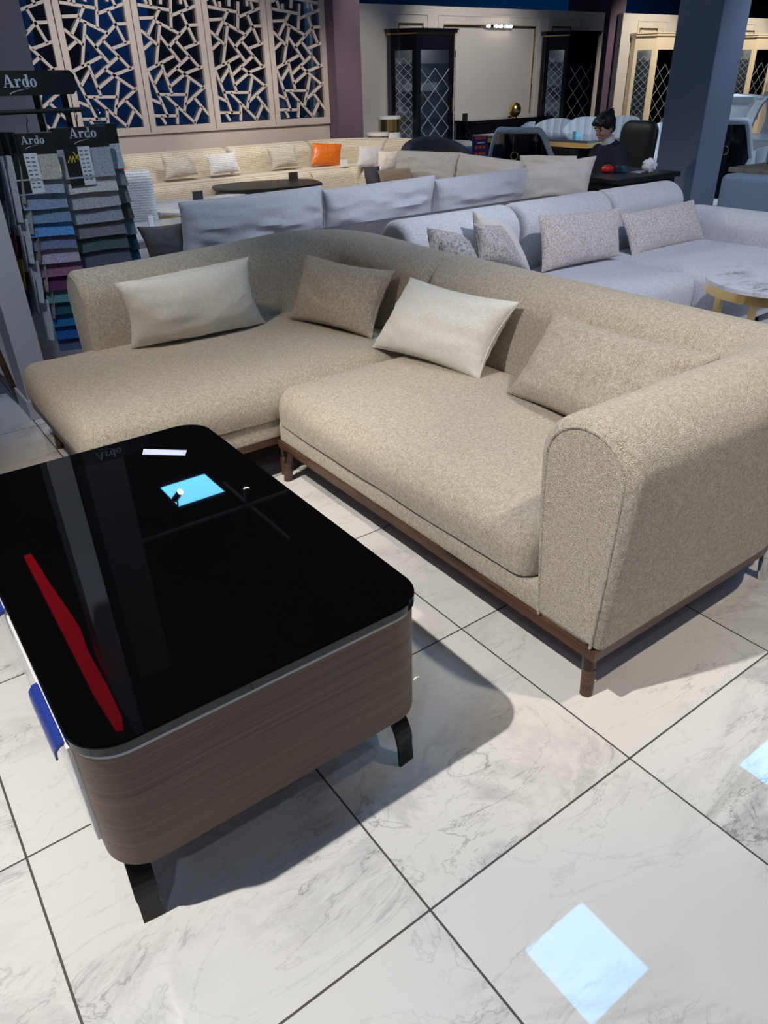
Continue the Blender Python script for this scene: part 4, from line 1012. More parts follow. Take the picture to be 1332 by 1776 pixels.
def swatch_book(x, y, rz, w, top, n, flap, cols, label, logo=True, card=None, fab_len=.12, group=None, scale0=1):
    """header board, hook and overlapping fabric flaps; local x across, -y faces outward"""
    t = Thing('swatch_book', label, 'fabric samples', (x, y, top), rz, group)
    hh = .098
    hd = t.part('header_board', box(-w / 2 - .004, w / 2 + .004, -.012, .004, -hh, 0, .003), M_BLACK, False, world=False)
    bm = bmesh.new(); tube(bm, [(0, -.004, -.004), (0, -.004, .03), (.008, .002, .05), (.006, .010, .066), (-.004, .012, .072)], .003, 6); t.part('hook', bm, M_CHROME, world=False)
    if logo:
        bm = bmesh.new(); hgt = w * .50 / 2.94
        letters(bm, lambda u, v, k: Vector((-w * .20 + u, -.0145 + .0025 * k, -.050 + v)), hgt); t.part('lettering', bm, M_LETTER, False, world=False, parent=hd)
    N_ = len(cols)
    for i, c in enumerate(cols):
        z0 = -hh + .012 - (0 if i == 0 else fab_len + (i - 1) * flap); zb_ = -hh - (fab_len + i * flap)
        bm = bmesh.new(); bow = .006; xs = [-w / 2 + w * k / 8 for k in range(9)]; zs = [z0 + (zb_ - z0) * k / 4 for k in range(5)]
        lay = -.010 - .0 * i; rows = []
        for side in (0, 1):
            for q_, z in enumerate(zs):
                rows.append([bm.verts.new((xx + .002 * noise.noise(Vector((xx * 9, i, z * 5))), lay - (.026 * (q_ / 4) ** 1.4) + (.004 if side else 0) + .004 * noise.noise(Vector((xx * 8 + i * 3, z * 9, 1))), z - bow * (1 - (2 * xx / w) ** 2) * (q_ / 4) * noise.noise(Vector((i * 2.3, 1, 1))) * 3)) for xx in xs])
        order = rows[:5] + rows[5:][::-1]
        for A, B in zip(order, order[1:] + order[:1]):
            for k in range(8): bm.faces.new((A[k], A[k + 1], B[k + 1], B[k]))
        for k in (0, 8): bm.faces.new([r[k] for r in order])
        t.part('swatch', bm, swcol(c, 0), world=False)
    if card:
        (cxk, kind) = card
        bm = box(cxk - .085, cxk - .015, -.034, -.032, -hh - .17, -hh + .01); cd = t.part('price_card', bm, M_BLACK, False, world=False)
        bm = bmesh.new()
        if kind == 'yellow':
            for a_, b_, c_, d_ in ((-.075, -.12, -.06, -.09), (-.06, -.09, -.055, -.12), (-.055, -.12, -.045, -.09), (-.045, -.09, -.04, -.12), (-.04, -.07, -.02, -.11), (-.035, -.105, -.018, -.085)):
                tube(bm, [(cxk + a_ , -.0348, b_ - hh + .06), (cxk + c_, -.0348, d_ - hh + .06)], .0026, 5)
            t.part('print', bm, plain('yellow_print', lin(222, 200, 40), .5), world=False, parent=cd)
        else: bm.free()
        bm = box(cxk - .0148, cxk + .045, -.034, -.032, -hh - .17, -hh + .01); c2 = t.part('price_card', bm, M_PAPER, False, world=False)
        bm = bmesh.new()
        for r in range(8):
            for q_ in range(2): bm_box(bm, cxk - .008 + q_ * .024, cxk + .008 + q_ * .024, -.0348, -.0342, -hh - .012 - r * .019, -hh - .006 - r * .019)
        t.part('print', bm, plain('grey_print', lin(110, 115, 130), .6), False, world=False, parent=c2)
    return t
hz = zst(100, 218).z
xa0, xa1 = zst(84, 219).x, zst(178, 219).x
colsA = [(150, 152, 160), (186, 182, 176), (158, 156, 160), (142, 144, 154), (116, 112, 114), (72, 88, 84), (84, 88, 100), (66, 94, 142), (46, 84, 112), (40, 60, 90), (36, 44, 62)]
swatch_book((xa0 + xa1) / 2, 4.30, 0, xa1 - xa0, rz_ - .075, 11, .073, colsA, 'fabric sample book with grey to teal flaps, facing front on the stand', card=(-.02, 'yellow'), fab_len=.135)
colsB = [(168, 162, 150), (142, 148, 160), (120, 134, 156), (104, 128, 150), (84, 134, 184), (104, 108, 134), (158, 146, 164), (130, 90, 106), (86, 44, 78), (84, 124, 126), (30, 72, 84), (30, 92, 134), (30, 78, 136), (66, 78, 106)]
swatch_book(zst(46, 222).x - .02, 4.225, -.28, .21, rz_ - .085, 14, .066, colsB, 'fabric sample book with blue, pink, plum and teal flaps beside the long grey one', card=(-.03, 'plain'), fab_len=.11)
colsC = [(170, 176, 186), (120, 122, 128), (112, 108, 106), (76, 70, 62), (96, 116, 130), (30, 62, 74), (24, 70, 96), (34, 50, 70), (16, 26, 48)]
swatch_book(zst(190, 222).x - .02, 4.40, .15, .15, rz_ - .07, 9, .085, colsC, 'narrow fabric sample book at the right end of the rail, pale to dark teal', logo=False, fab_len=.12)
edge = [(.780, [(60, 60, 66), (150, 148, 150), (120, 70, 70), (196, 150, 60), (60, 80, 100)], 'sample book hanging edge-on with an ochre flap near its foot'),
        (.815, [(176, 178, 186)] * 3, 'long pale grey sample cloth hanging edge-on'),
        (.855, [(190, 190, 196)] * 4, 'white-grey sample cloth hanging edge-on, lowest of the row'),
        (.745, [(40, 40, 44)] * 5, 'black sample cloth at the left end of the rail beside the pier'),
        (.890, [(150, 146, 136), (160, 156, 146), (120, 110, 104), (150, 140, 130), (130, 126, 122)], 'patterned sample book hanging edge-on beside the plum-flapped one'),
        (.800, [(110, 116, 130), (90, 110, 140), (60, 40, 60), (90, 30, 36)], 'dark sample book edge-on with a deep red flap')]
for i, (x, cols, lb) in enumerate(edge):
    n_ = len(cols); total = (.86, .80, 1.0, .86, .9, .75)[i]
    swatch_book(x - .055, 4.30 + .004 * i, -1.12, .22, rz_ - .08, n_, total / n_ * .8, cols, lb, logo=False, fab_len=total / n_ * 1.2)

# ------------------------------------------------------------------ desk, woman, black chair
D = Thing('desk', 'dark wooden reception desk where the woman sits', 'desk', (5.55, 4.25, 0))
M_DESK = wood('dark_desk_wood', lin(26, 24, 26), lin(50, 46, 48), .35, (2, 2, 40))
D.part('top', box(5.10, 5.89, 3.91, 4.90, .712, .75, .004), M_DESK, False)
D.part('front_panel', box(5.14, 5.85, 3.935, 3.96, .02, .711), M_DESK, False)
D.part('side_panel', box(5.12, 5.15, 3.97, 4.88, .0, .711), M_DESK, False)
p = Zp(1053, 299, .752)
bm = soft_box(p.x - .05, p.x + .05, p.y - .04, p.y + .04, .7505, .80, .03, .03, .02, .02, .01, 6); single('tape_roll', bm, plain('red_plastic', lin(196, 40, 44), .3), 'red rounded plastic object on the dark desk', 'stationery')
for px, c, lb in ((1071, (40, 44, 60), 'small dark box on the desk beside the red object'), (1080, (30, 90, 100), 'small teal box on the desk')):
    p = Zp(px, 299, .752); single('small_box', soft_box(p.x - .025, p.x + .025, p.y - .025, p.y + .025, .7505, .80, .008, .008, .008, .005, 0, 3), plain('c_%d' % px, lin(*c), .4), lb, 'stationery')
p = Zp(1110, 298, .752); single('paper_sheet', box(p.x - .07, p.x + .07, p.y - .05, p.y + .05, .7505, .753), M_PAPER, 'pale sheet lying on the dark desk', 'paper', smooth=False)
p = Zp(1124, 300, .752)
bm = bmesh.new(); bmesh.ops.create_icosphere(bm, subdivisions=4, radius=.052)
for v in bm.verts: v.co = Vector((p.x, p.y, .81)) + v.co * (1 + .28 * noise.noise(v.co * 38) + .1 * noise.noise(v.co * 90))
mz = min(v.co.z for v in bm.verts)
for v in bm.verts: v.co.z += .751 - mz
single('tissue', bm, M_PAPER, 'crumpled white tissue bunch on the right side of the desk', 'tissue')
# chair
CHX, CHY = 6.10, 4.74
K = Thing('office_chair', 'black high-backed office chair behind the seated woman', 'chair', (CHX, CHY, 0))
K.part('seat', soft_box(CHX - .27, CHX + .24, CHY - .26, CHY + .26, .385, .465, .06, .06, .03, .03, .01, 8), M_BLACK)
bk = soft_box(-.04, .05, -.20, .20, .0, .585, .035, .10, .10, .06, 0, 10); xf(bk, Matrix.Translation((CHX + .27, CHY + .03, .50)) @ Matrix.Rotation(.10, 4, 'Y')); K.part('backrest', bk, M_BLACK)
bm = bmesh.new(); cyl(bm, (CHX, CHY, 0),   .03, .03, .08, .385, 14); K.part('gas_column', bm, M_CHROME)
for k in range(5):
    a = 2 * PI * k / 5; bm = bmesh.new(); tube(bm, [(CHX, CHY, .10), (CHX + .27 * math.cos(a), CHY + .27 * math.sin(a), .06)], [.03, .016], 8); l = K.part('star_leg', bm, M_BLACK)
    bm = bmesh.new(); cyl(bm, (CHX + .28 * math.cos(a), CHY + .28 * math.sin(a) - .015, .028), .027, .027, 0, .03, 14, 'Y'); K.part('castor', bm, M_BLACK, parent=l)

def blob(bm, c, r, M=None, seg=20):
    q = bmesh.ops.create_uvsphere(bm, u_segments=seg, v_segments=seg // 2 + 4, radius=1)
    for v in q['verts']:
        p = Vector((v.co.x * r[0], v.co.y * r[1], v.co.z * r[2]))
        if M is not None: p = M @ p
        v.co = p + Vector(c)
def limb(bm, pts, rs, n=14):
    # dense tapered tube with ball ends
    P_ = []; Rr = []
    for i in range(len(pts) - 1):
        for k in range(6): t_ = k / 6; P_.append(Vector(pts[i]).lerp(Vector(pts[i + 1]), t_)); Rr.append(rs[i] + (rs[i + 1] - rs[i]) * t_)
    P_.append(Vector(pts[-1])); Rr.append(rs[-1])
    tube(bm, P_, Rr, n)
    for q, r in zip((pts[0], *pts[1:-1], pts[-1]), (rs[0], *rs[1:-1], rs[-1])): blob(bm, q, (r, r, r), seg=12)
def fused(name, bm, mat, parent, vox, sm=4):
    o = link(name, bm, mat, None); o.parent = parent
    m = o.modifiers.new('fuse', 'REMESH'); m.mode = 'VOXEL'; m.voxel_size = vox; m.use_smooth_shade = True
    s = o.modifiers.new('soften', 'SMOOTH'); s.iterations = sm; s.factor = .5
    return o
# figure built facing -X (local), hips at origin; head bowed to the phone
WP = Vector((CHX - .06, CHY, .465))
wroot = bpy.data.objects.new('person', None); COL.objects.link(wroot); wroot.location = WP; wroot.rotation_euler = (0, 0, -.12); wroot.scale = (.93, .93, .93)
tag(wroot, 'woman with black pinned-up hair and dark jacket, looking down at a phone at the desk', 'person')
bm = bmesh.new()
neck0, neck1, head = Vector((-.07, 0, .46)), Vector((-.11, 0, .555)), Vector((-.155, 0, .635))
Mh = Matrix.Rotation(-.42, 3, 'Y')
blob(bm, (-.0, 0, .10), (.13, .17, .13)); limb(bm, [(0, 0, .12), (-.02, 0, .30), (-.05, 0, .40)], [.125, .13, .12])
limb(bm, [(-.05, -.14, .40), (-.05, .14, .40)], [.062, .062])
limb(bm, [neck0 - Vector((0, 0, .05)), neck1], [.052, .047])
blob(bm, head, (.092, .073, .108), Mh, 28)
def hp(x, y, z): return head + Mh @ Vector((x, y, z))
blob(bm, hp(-.045, 0, -.062), (.042, .045, .045), Mh)            # jaw
blob(bm, hp(-.078, 0, -.085), (.018, .022, .016), Mh)            # chin
blob(bm, hp(-.098, 0, -.018), (.018, .011, .020), Mh); blob(bm, hp(-.090, 0, .005), (.010, .009, .024), Mh)   # nose
blob(bm, hp(-.088, 0, -.052), (.010, .022, .006), Mh); blob(bm, hp(-.086, 0, -.062), (.010, .018, .006), Mh)  # lips
for s in (-1, 1):
    blob(bm, hp(.005, s * .074, -.012), (.016, .008, .028), Mh)     # ear
    blob(bm, hp(-.058, s * .034, -.030), (.028, .026, .028), Mh)    # cheek
    blob(bm, hp(-.078, s * .030, .022), (.012, .022, .008), Mh)     # brow
    limb(bm, [(-.03, s * .09, .06), (-.40, s * .10, .045)], [.085, .06])      # thigh
    limb(bm, [(-.40, s * .10, .04), (-.38, s * .10, -.42)], [.055, .036]); limb(bm, [(-.38, s * .10, -.455), (-.52, s * .10, -.475)], [.03, .022])
hands = {}
for s, el, wr in ((-1, (-.13, -.24, .17), (-.33, -.09, .235)), (1, (-.12, .24, .17), (-.33, .04, .25))):
    sh = Vector((-.05, s * .165, .385)); el = Vector(el); wr = Vector(wr)
    limb(bm, [sh, el], [.052, .042]); limb(bm, [el, wr], [.038, .026])
    d = (wr - el).normalized(); side = Vector((0, 0, 1)); up2 = d.cross(side).normalized()
    palm = wr + d * .045; blob(bm, palm, (.045, .022, .036), d.to_track_quat('X', 'Z').to_matrix())
    for k in range(4):
        z = .026 - k * .0175; ln = (.062, .07, .066, .052)[k]
        b0 = palm + d * .032 + side * z; inn = up2 * (1 if s < 0 else -1)
        limb(bm, [b0, b0 + d * ln * .5 + inn * -.006, b0 + d * ln * .75 - inn * .026, b0 + d * ln * .62 - inn * .045], [.0085, .008, .0075, .0065], 8)
    b0 = wr + d * .02 + side * .028; limb(bm, [b0, b0 + d * .03 + side * .022, b0 + d * .055 + side * .03], [.011, .009, .008], 8)
    hands[s] = (palm, d)
body_o = fused('body', bm, M_SKIN, wroot, .0055, 3)
# jacket
bm = bmesh.new(); limb(bm, [(0, 0, .04), (-.01, 0, .2), (-.035, 0, .34), (-.05, 0, .40)], [.165, .155, .15, .13]); blob(bm, (-.02, 0, .25), (.15, .19, .22)); blob(bm, (0, 0, .06), (.17, .19, .10))
limb(bm, [(-.05, -.145, .40), (-.05, .145, .40)], [.082, .082])
for s, el, wr in ((-1, (-.13, -.24, .17), (-.33, -.09, .235)), (1, (-.12, .24, .17), (-.33, .04, .25))):
    el = Vector(el); wr = Vector(wr); limb(bm, [(-.05, s * .165, .385), el], [.078, .066]); limb(bm, [el, el.lerp(wr, .62)], [.064, .055])
fused('jacket', bm, M_NAVY, wroot, .009, 5)
for s, el, wr in ((-1, (-.13, -.24, .17), (-.33, -.09, .235)), (1, (-.12, .24, .17), (-.33, .04, .25))):
    el = Vector(el); wr = Vector(wr); bm = bmesh.new(); tube(bm, [el.lerp(wr, .45), el.lerp(wr, .70), el.lerp(wr, .90)], [.060, .061, .050], 20); o = link('cuff', bm, M_PAPER); o.parent = wroot; o['label'] = 'white turned-back cuff'
bm = bmesh.new(); tube(bm, [neck0 + Vector((0, 0, -.012)), neck0.lerp(neck1, .55), neck0.lerp(neck1, .9)], [.078, .066, .060], 24); o = link('collar', bm, M_PAPER); o.parent = wroot; o['label'] = 'white high collar'
bm = bmesh.new()
for s in (-1, 1): limb(bm, [(-.03, s * .09, .07), (-.40, s * .10, .05)], [.10, .07]); limb(bm, [(-.40, s * .10, .045), (-.38, s * .10, -.40)], [.066, .055])
fused('trousers', bm, M_BLACK, wroot, .01, 4)
for s in (-1, 1):
    bm = soft_box(-.54, -.34, s * .10 - .042, s * .10 + .042, -.4995, -.43, .035, .03, .04, .01, 0, 5); o = link('shoe', bm, M_BLACK); o.parent = wroot
bm = bmesh.new()
blob(bm, hp(.022, 0, .030), (.100, .092, .100), Mh, 28); blob(bm, hp(-.03, 0, .070), (.072, .076, .045), Mh, 24); blob(bm, hp(.055, 0, -.03), (.05, .07, .06), Mh)
blob(bm, hp(-.068, -.045, .060), (.03, .034, .022), Mh); blob(bm, hp(-.064, .045, .058), (.03, .034, .024), Mh)
blob(bm, hp(.088, 0, .082), (.046, .05, .044), Mh)
for k in range(4):
    a = k * 1.3; q = hp(.090 + .030 * math.cos(a), .035 * math.sin(a), .092)
    limb(bm, [q, q + Mh @ Vector((.02 * math.cos(a), .03 * math.sin(a), .012)), q + Mh @ Vector((.035 * math.cos(a * 1.3), .03 * math.sin(a * 1.7), .004))], [.008, .006, .004], 6)
fused('hair', bm, M_HAIR, wroot, .005, 2)
M_EYE = plain('dark_eye', (.02, .015, .012, 1), .2)
for s in (-1, 1):
    bm = bmesh.new(); blob(bm, hp(-.078, s * .030, .006), (.009, .015, .005), Mh, 12); o = link('eye', bm, M_EYE); o.parent = wroot
    bm = bmesh.new(); blob(bm, hp(-.086, s * .031, .028), (.006, .019, .0035), Mh, 12); o = link('eyebrow', bm, M_HAIR); o.parent = wroot
    bm = bmesh.new(); blob(bm, hp(.0, s * .080, -.052), (.005, .004, .014), Mh, 10); o = link('earring', bm, M_BLACK); o.parent = wroot
bm = bmesh.new(); blob(bm, hp(-.091, 0, -.057), (.009, .020, .0085), Mh, 14); o = link('lips', bm, plain('lip', lin(170, 92, 92), .4)); o.parent = wroot
# phone held in the hands (a thing of its own)
Rz = Matrix.Translation(WP) @ Matrix.Rotation(-.12, 4, 'Z')
pc = Rz @ Vector((-.405, -.035, .275)); t = Thing('phone', 'dark smartphone held in the woman\'s hands', 'phone', pc)
Mp = Matrix.Translation(pc) @ Matrix.Rotation(-.12, 4, 'Z') @ Matrix.Rotation(.55, 4, 'Y')
t.part('case', xf(box(-.005, .004, -.038, .038, -.075, .075, .003), Mp), plain('phone_case', lin(60, 58, 96), .3), False)
t.part('screen', xf(box(.0042, .005, -.034, .034, -.07, .07), Mp), emit('phone_screen', (.6, .7, 1), .5), False)

# ------------------------------------------------------------------ dining group behind the woman
t = Thing('dining_table', 'dining table with gold apron behind the woman', 'table', (8.3, 7.3, 0))
c0 = Zp(1019, 246, .75)
tx, ty = c0.x, c0.y
t.part('tabletop', box(tx, tx + .95, ty, ty + 2.1, .73, .76, .004), plain('smoky_glass_top', lin(90, 92, 100), .08, 0, 0, 5, .6), False)
t.part('apron', box(tx + .01, tx + .94, ty + .01, ty + 2.09, .675, .729), M_GOLD, False)
t.part('pedestal', box(tx + .35, tx + .75, ty + .5, ty + 1.6, .0, .674), M_BLACKGLOSS, False)
p = Vector((tx + .12, ty + .55, .76))
p = Zp(1000, 238, .76)
single('price_card', box(p.x - .05, p.x + .05, p.y - .03, p.y + .03, .7605, .83), plain('cyan_card', lin(150, 216, 236), .4), 'small pale blue card on the gold-edged dining table', 'card', smooth=False)
def shell_chair(loc, rz, label, w=.30, top=1.0, group=None):
    """white channelled shell chair; faces local -Y"""
    t = Thing('shell_chair', label, 'chair', loc, rz, group)
    t.part('seat', soft_box(-.26, .26, -.27, .22, .38, .48, .08, .08, .04, .03, .015, 8), M_LEATHERW, world=False)
    # back: fan-shaped shell divided into vertical channels
    nch = 7
    for i in range(nch):
        bm = bmesh.new(); rows = []
        for r in range(13):
            v = r / 12; z = .44 + (top - .44) * v
            row = []
            for k in range(7):
                u = -1 + 2 * (i + k / 6) / nch; ang = u * 1.05; rad = .30 + .06 * v
                lim = 1 - .55 * max(0, v - .62) ** 1 * 0
                x = math.sin(ang) * rad * (1 + .18 * v); y = .0 + math.cos(ang) * rad * .85 + .05 * v - .0
                zz = .44 + (top - .44) * v * (1 - .34 * abs(u) ** 2.6)
                bump = .014 * math.sin(PI * k / 6) ** .6
                row.append((Vector((x, y, zz)), Vector((math.sin(ang), math.cos(ang), 0)), bump))
            rows.append(row)
        F = [[bm.verts.new(p - n * (.016 + b_)) for p, n, b_ in row] for row in rows]; B = [[bm.verts.new(p + n * .018) for p, n, b_ in row] for row in rows]
        for G_ in (F, B):
            for r in range(12):
                for k in range(6): bm.faces.new((G_[r][k], G_[r][k + 1], G_[r + 1][k + 1], G_[r + 1][k]))
        for r in range(12):
            for k in (0, 6): bm.faces.new((F[r][k], F[r + 1][k], B[r + 1][k], B[r][k]))
        for k in range(6): bm.faces.new((F[12][k], F[12][k + 1], B[12][k + 1], B[12][k])); bm.faces.new((F[0][k], F[0][k + 1], B[0][k + 1], B[0][k]))
        t.part('back_channel', bm, M_LEATHERW, world=False)
    for sx in (-1, 1):
        for sy in (-1, 1):
            bm = bmesh.new(); tube(bm, [(sx * .19, sy * .18, .39), (sx * .23, sy * .23, 0)], [.016, .011], 10); t.part('leg', bm, M_BLACKGLOSS, world=False)
    return t
q1 = Xp(957, 207, tx + 1.62); q2 = Xp(1014, 204, tx + 1.45); q0 = Xp(892, 210, tx + .3)
shell_chair((q1.x, q1.y, 0), -PI / 2 + .45, 'white channelled shell chair on the far side of the dining table, left one', top=q1.z)
shell_chair((q2.x, q2.y, 0), -PI / 2 + .5, 'white channelled shell chair beyond the dining table, just left of the woman', top=q2.z)
q = Xp(1062, 202, tx + 2.2); shell_chair((q.x, q.y, 0), -PI / 2, 'white shell chair mostly hidden behind the woman\'s head', top=q.z)
q = Xp(872, 211, 6.9); shell_chair((q.x, q.y, 0), PI + .5, 'white shell chair left of the dining table, partly behind the black-backed chair', top=q.z)
q = Xp(1140, 212, 8.6); shell_chair((q.x, q.y, 0), -PI / 2, 'white shell chair between the black office chair and the blue column', top=q.z)
def knocker_chair(loc, rz, label, top=.98, wd=.5):
    """black shell back with white padded rim and gold ring; local +Y is its back"""
    t = Thing('black_backed_chair', label, 'chair', loc, rz)
    t.part('seat', soft_box(-.25, .25, -.28, .2, .38, .48, .08, .08, .04, .03, .015, 8), M_LEATHERW, world=False)
    def pt(u, v):
        ang = u * 1.15; rad = wd / 2 + .03; prof = (1 - .46 * smoothstep((abs(u) - .45) / .5))
        return Vector((math.sin(ang) * rad, math.cos(ang) * rad * .9, .30 + (top - .30) * v * prof))
    bm = bmesh.new(); rows = []
    for r in range(11): rows.append([pt(-1 + 2 * k / 24, r / 10) for k in range(25)])
    nrm = lambda p: Vector((p.x, p.y, 0)).normalized()
    F = [[bm.verts.new(p + nrm(p) * .012) for p in row] for row in rows]; B = [[bm.verts.new(p - nrm(p) * .012) for p in row] for row in rows]
    for G_ in (F, B):
        for r in range(10):
            for k in range(24): bm.faces.new((G_[r][k], G_[r][k + 1], G_[r + 1][k + 1], G_[r + 1][k]))
    t.part('back_shell', bm, M_BLACKGLOSS, world=False)
    bm = bmesh.new(); tube(bm, [pt(-1 + 2 * k / 40, 1) for k in range(41)], .033, 12); t.part('padded_rim', bm, M_LEATHERW, world=False)
    bm = bmesh.new(); rows = []
    for r in range(7): rows.append([pt(-.94 + 1.88 * k / 16, .25 + .72 * r / 6) - nrm(pt(-.94 + 1.88 * k / 16, .5)) * (.02 + .03 * math.sin(PI * r / 6)) for k in range(17)])
    V_ = [[bm.verts.new(p) for p in row] for row in rows]
    for r in range(6):
        for k in range(16): bm.faces.new((V_[r][k], V_[r][k + 1], V_[r + 1][k + 1], V_[r + 1][k]))
    t.part('inner_pad', bm, M_LEATHERW, world=False)
    bm = bmesh.new(); c = pt(0, .72) + Vector((0, .03, -.02)); tube(bm, [c + Vector((.04 * math.sin(2 * PI * k / 24), 0, -.04 + .04 * math.cos(2 * PI * k / 24))) for k in range(24)], .006, 8, closed=True); t.part('ring_handle', bm, M_GOLD, world=False)
    for sx in (-1, 1):
        for sy in (-1, 1):
            bm = bmesh.new(); tube(bm, [(sx * .19, sy * .18, .39), (sx * .22, sy * .22, 0)], [.018, .012], 10); t.part('leg', bm, M_BLACKGLOSS, world=False)
q = Xp(918, 219, 6.75); knocker_chair((q.x, q.y, 0), 2.0, 'black-backed chair with thick white rim, its back to the cushion sofa', top=q.z - .02, wd=.80)

# ------------------------------------------------------------------ right-hand dining group and blue sofa
Bs = Thing('blue_sofa', 'steel-blue sofa seen from behind at the right edge', 'sofa', (6.1, 2.4, 0))
Bs.part('back', soft_box(5.80, 6.0, 1.1, 3.50, .08, .765, .05, .05, .05, .02, .0, 12), M_BLUEFABRIC)
Bs.part('seat', soft_box(6.0, 6.28, 1.2, 3.40, .1, .45, .05, .05, .05, .02, .0, 12), M_BLUEFABRIC)
t = Thing('long_table', 'greige wooden table behind the blue sofa', 'table', (6.9, 3.0, 0))
t.part('tabletop', box(6.30, 7.3, 1.2, 3.74, .725, .76, .004), M_BEIGETOP, False)
for x, y in ((6.4, 3.6), (7.2, 3.6), (6.4, 1.3), (7.2, 1.3)): t.part('leg', box(x - .03, x + .03, y - .03, y + .03, 0, .724), M_BLACK, False)
p = Vector((6.72, 3.60, .76)); single('price_card', box(p.x - .04, p.x + .04, p.y - .02, p.y + .02, .7605, .84), plain('dark_tag', lin(58, 50, 54), .4), 'small dark card standing on the greige table at the right edge', 'card', smooth=False)
q = Xp(1272, 208, 7.95); knocker_chair((q.x, q.y, 0), 2.0, 'black-backed chair with white rim and ring right of the blue column', top=q.z, wd=.5)
def high_chair(loc, rz, label, top):
    t = Thing('high_back_chair', label, 'chair', loc, rz)
    t.part('seat', soft_box(-.24, .24, -.25, .22, .40, .50, .06, .06, .04, .02, .015, 8), M_LEATHERW, world=False)
    bm = bmesh.new(); rows = []
    for r in range(21):
        v = r / 20; w = .15 + .055 * math.cos(2 * PI * (v - .02)) * .5 + .05 * v ** 3 + (.03 if v > .85 else 0) * smoothstep((v - .85) / .1)
        z = .44 + (top - .44) * v; y = .22 + .08 * v + .02 * math.sin(PI * v)
        if v > .9: y += .03 * smoothstep((v - .9) / .1)
        rows.append([Vector((w * math.sin(-PI / 2 + PI * k / 10), y - .03 * math.cos(-PI / 2 + PI * k / 10) * .5, z)) for k in range(11)])
    F = [[bm.verts.new(p) for p in row] for row in rows]; B = [[bm.verts.new(p + Vector((0, .045, 0))) for p in row] for row in rows]
    for G_ in (F, B):
        for r in range(20):
            for k in range(10): bm.faces.new((G_[r][k], G_[r][k + 1], G_[r + 1][k + 1], G_[r + 1][k]))
    for r in range(20):
        for k in (0, 10): bm.faces.new((F[r][k], F[r + 1][k], B[r + 1][k], B[r][k]))
    for k in range(10): bm.faces.new((F[20][k], F[20][k + 1], B[20][k + 1], B[20][k])); bm.faces.new((F[0][k], F[0][k + 1], B[0][k + 1], B[0][k]))
    t.part('backrest', bm, M_LEATHERW, world=False)
    bm = bmesh.new(); tube(bm, [(-.2, .31, top - .02), (0, .30, top), (.2, .31, top - .02)], .028, 12); t.part('top_roll', bm, M_LEATHERW, world=False)
    for sx in (-1, 1):
        for sy in (-1, 1):
            bm = bmesh.new(); tube(bm, [(sx * .19, sy * .18, .41), (sx * .21, sy * .21, 0)], [.018, .012], 10); t.part('leg', bm, M_WHITEPAINT, world=False)
q = Xp(1303, 166, 9.0); high_chair((q.x, q.y, 0), PI / 2, 'tall white leather chair with rolled top at the right, back towards us', q.z)
q = Xp(1278, 168, 10.4); high_chair((q.x, q.y, 0), -PI / 2, 'tall white leather chair behind the first, close to the blue column', q.z)
q = Xp(1334, 160, 11.9); high_chair((q.x, q.y, 0), -PI / 2, 'tall white leather chair cut by the right edge of the photo', q.z)
t = Thing('white_dining_table', 'grey-topped white dining table among the tall white chairs', 'table', (9.7, 5.3, 0))
t.part('tabletop', box(9.3, 10.1, 4.2, 6.4, .73, .76, .005), plain('grey_top', lin(150, 158, 170), .2), False); t.part('pedestal', box(9.5, 9.9, 4.8, 5.8, 0, .729), M_WHITEPAINT, False)
q = Xp(1334, 256, 7.7); shell_chair((q.x, q.y, 0), -PI / 2, 'low white chair just beyond the greige table at the right edge', top=q.z)

# grey velvet armchair and promotional stand beyond the cushion sofa
q = Xp(764, 243, 5.45)
t = Thing('armchair', 'grey velvet rounded armchair behind the cream cushions', 'armchair', (q.x, q.y, 0), -.3)
t.part('backrest', sweep_wall([Vector((-.34 * math.cos(PI * k / 16) , .05 + .34 * math.sin(PI * k / 16))) for k in range(17)], arch_prof(.10, .25, q.z + .02, .01), z_scale=lambda t_: 1 - .22 * abs(2 * t_ - 1) ** 2, cap_r=.03), M_TAUPEVELVET, world=False)
t.part('seat', soft_box(-.30, .30, -.3, .3, .22, .46, .08, .08, .05, .03, .02, 8), M_TAUPEVELVET, world=False)
for sx in (-1, 1):
    for sy in (-1, 1):
        bm = bmesh.new(); tube(bm, [(sx * .2, sy * .2, .23), (sx * .24, sy * .24, 0)], [.016, .011], 10); t.part('leg', bm, M_GOLD, world=False)
q = Xp(828, 256, 6.15)
t = Thing('accent_chair', 'pale blue low chair between the grey armchair and the promotional stand', 'chair', (q.x, q.y, 0), .3)
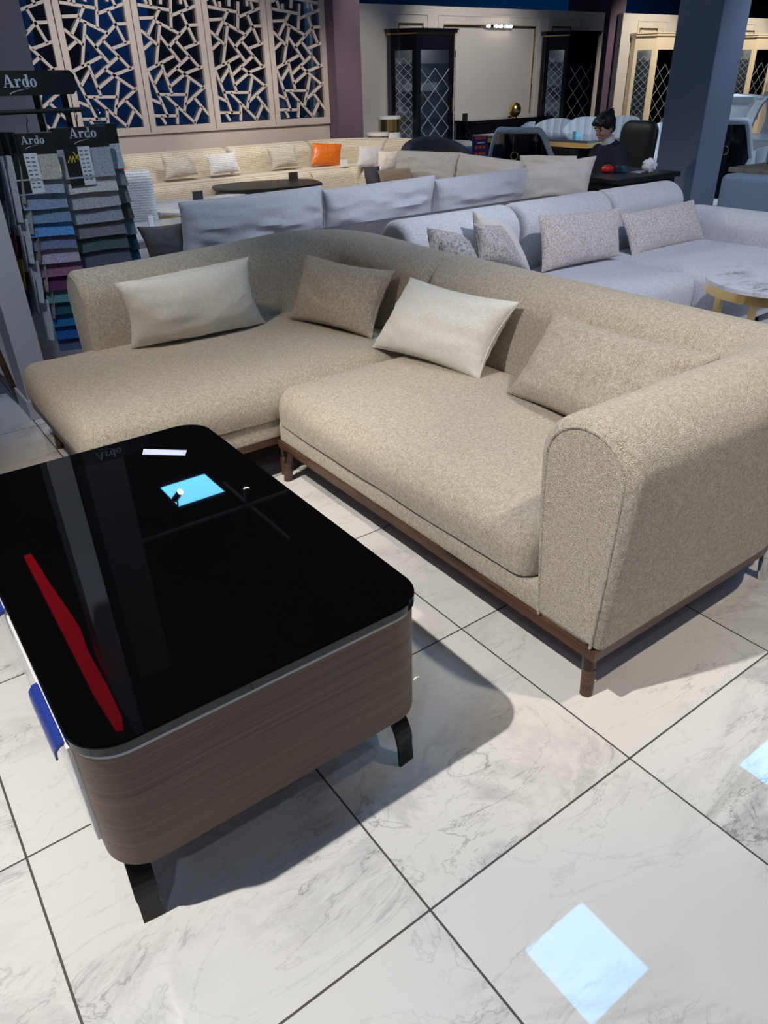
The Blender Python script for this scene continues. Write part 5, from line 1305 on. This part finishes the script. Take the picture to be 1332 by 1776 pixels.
t.part('backrest', soft_box(-.25, .25, .12, .26, .3, q.z, .08, .05, .08, .04, 0, 8), M_BLUEFABRIC, world=False); t.part('seat', soft_box(-.24, .24, -.25, .12, .2, .45, .08, .08, .05, .03, .02, 8), M_BLUEFABRIC, world=False)
for sx in (-1, 1):
    for sy in (-1, 1):
        bm = bmesh.new(); cyl(bm, (sx * .19, sy * .17 - .05, 0), .014, .018, 0, .21, 10); t.part('leg', bm, M_BLACK, world=False)
q = Yp(832, 254, 6.2); PXc, PYc = q.x, q.y; w2 = (Yp(846, 254, 6.2).x - Yp(820, 254, 6.2).x) / 2; zt2, zb2 = Yp(832, 236, 6.2).z, Yp(832, 273, 6.2).z
t = Thing('promotional_stand', 'navy and orange promotional board on a slim stand', 'sign', (PXc, PYc, 0))
bd = t.part('board', box(PXc - w2, PXc + w2, PYc - .006, PYc + .006, zb2, zt2, .002), plain('navy_print', lin(52, 48, 104), .4), False)
bm = bmesh.new()
Hh = zt2 - zb2
for r, (z, n_, hgt) in enumerate(((.90, 5, .12), (.48, 3, .10), (.18, 3, .10))):
    for k in range(n_):
        xx = PXc - w2 * .72 + (w2 * 1.44) * (k + .5) / n_; ww = w2 * 1.44 / n_ * .38
        bm_box(bm, xx - ww, xx + ww, PYc - .0085, PYc - .0062, zb2 + Hh * (z - hgt / 2), zb2 + Hh * (z + hgt / 2))
        if n_ == 3: cyl(bm, (xx, PYc - .0085, zb2 + Hh * z), ww * .8, ww * .8, -.001, .002, 12, 'Y')
t.part('print', bm, plain('orange_print', lin(232, 92, 50), .4), False, parent=bd)
bm = bmesh.new(); bm_box(bm, PXc - w2 * .4, PXc + w2 * .5, PYc - .0085, PYc - .0062, zb2 + Hh * .66, zb2 + Hh * .72); t.part('print', bm, M_PAPER, False, parent=bd)
bm = bmesh.new(); cyl(bm, (PXc, PYc + .012, 0), .01, .01, .015, zb2 + .1, 10); t.part('pole', bm, M_CHROME)
bm = bmesh.new(); cyl(bm, (PXc, PYc + .012, 0), .15, .15, 0, .0148, 28); t.part('base', bm, M_CHROME)
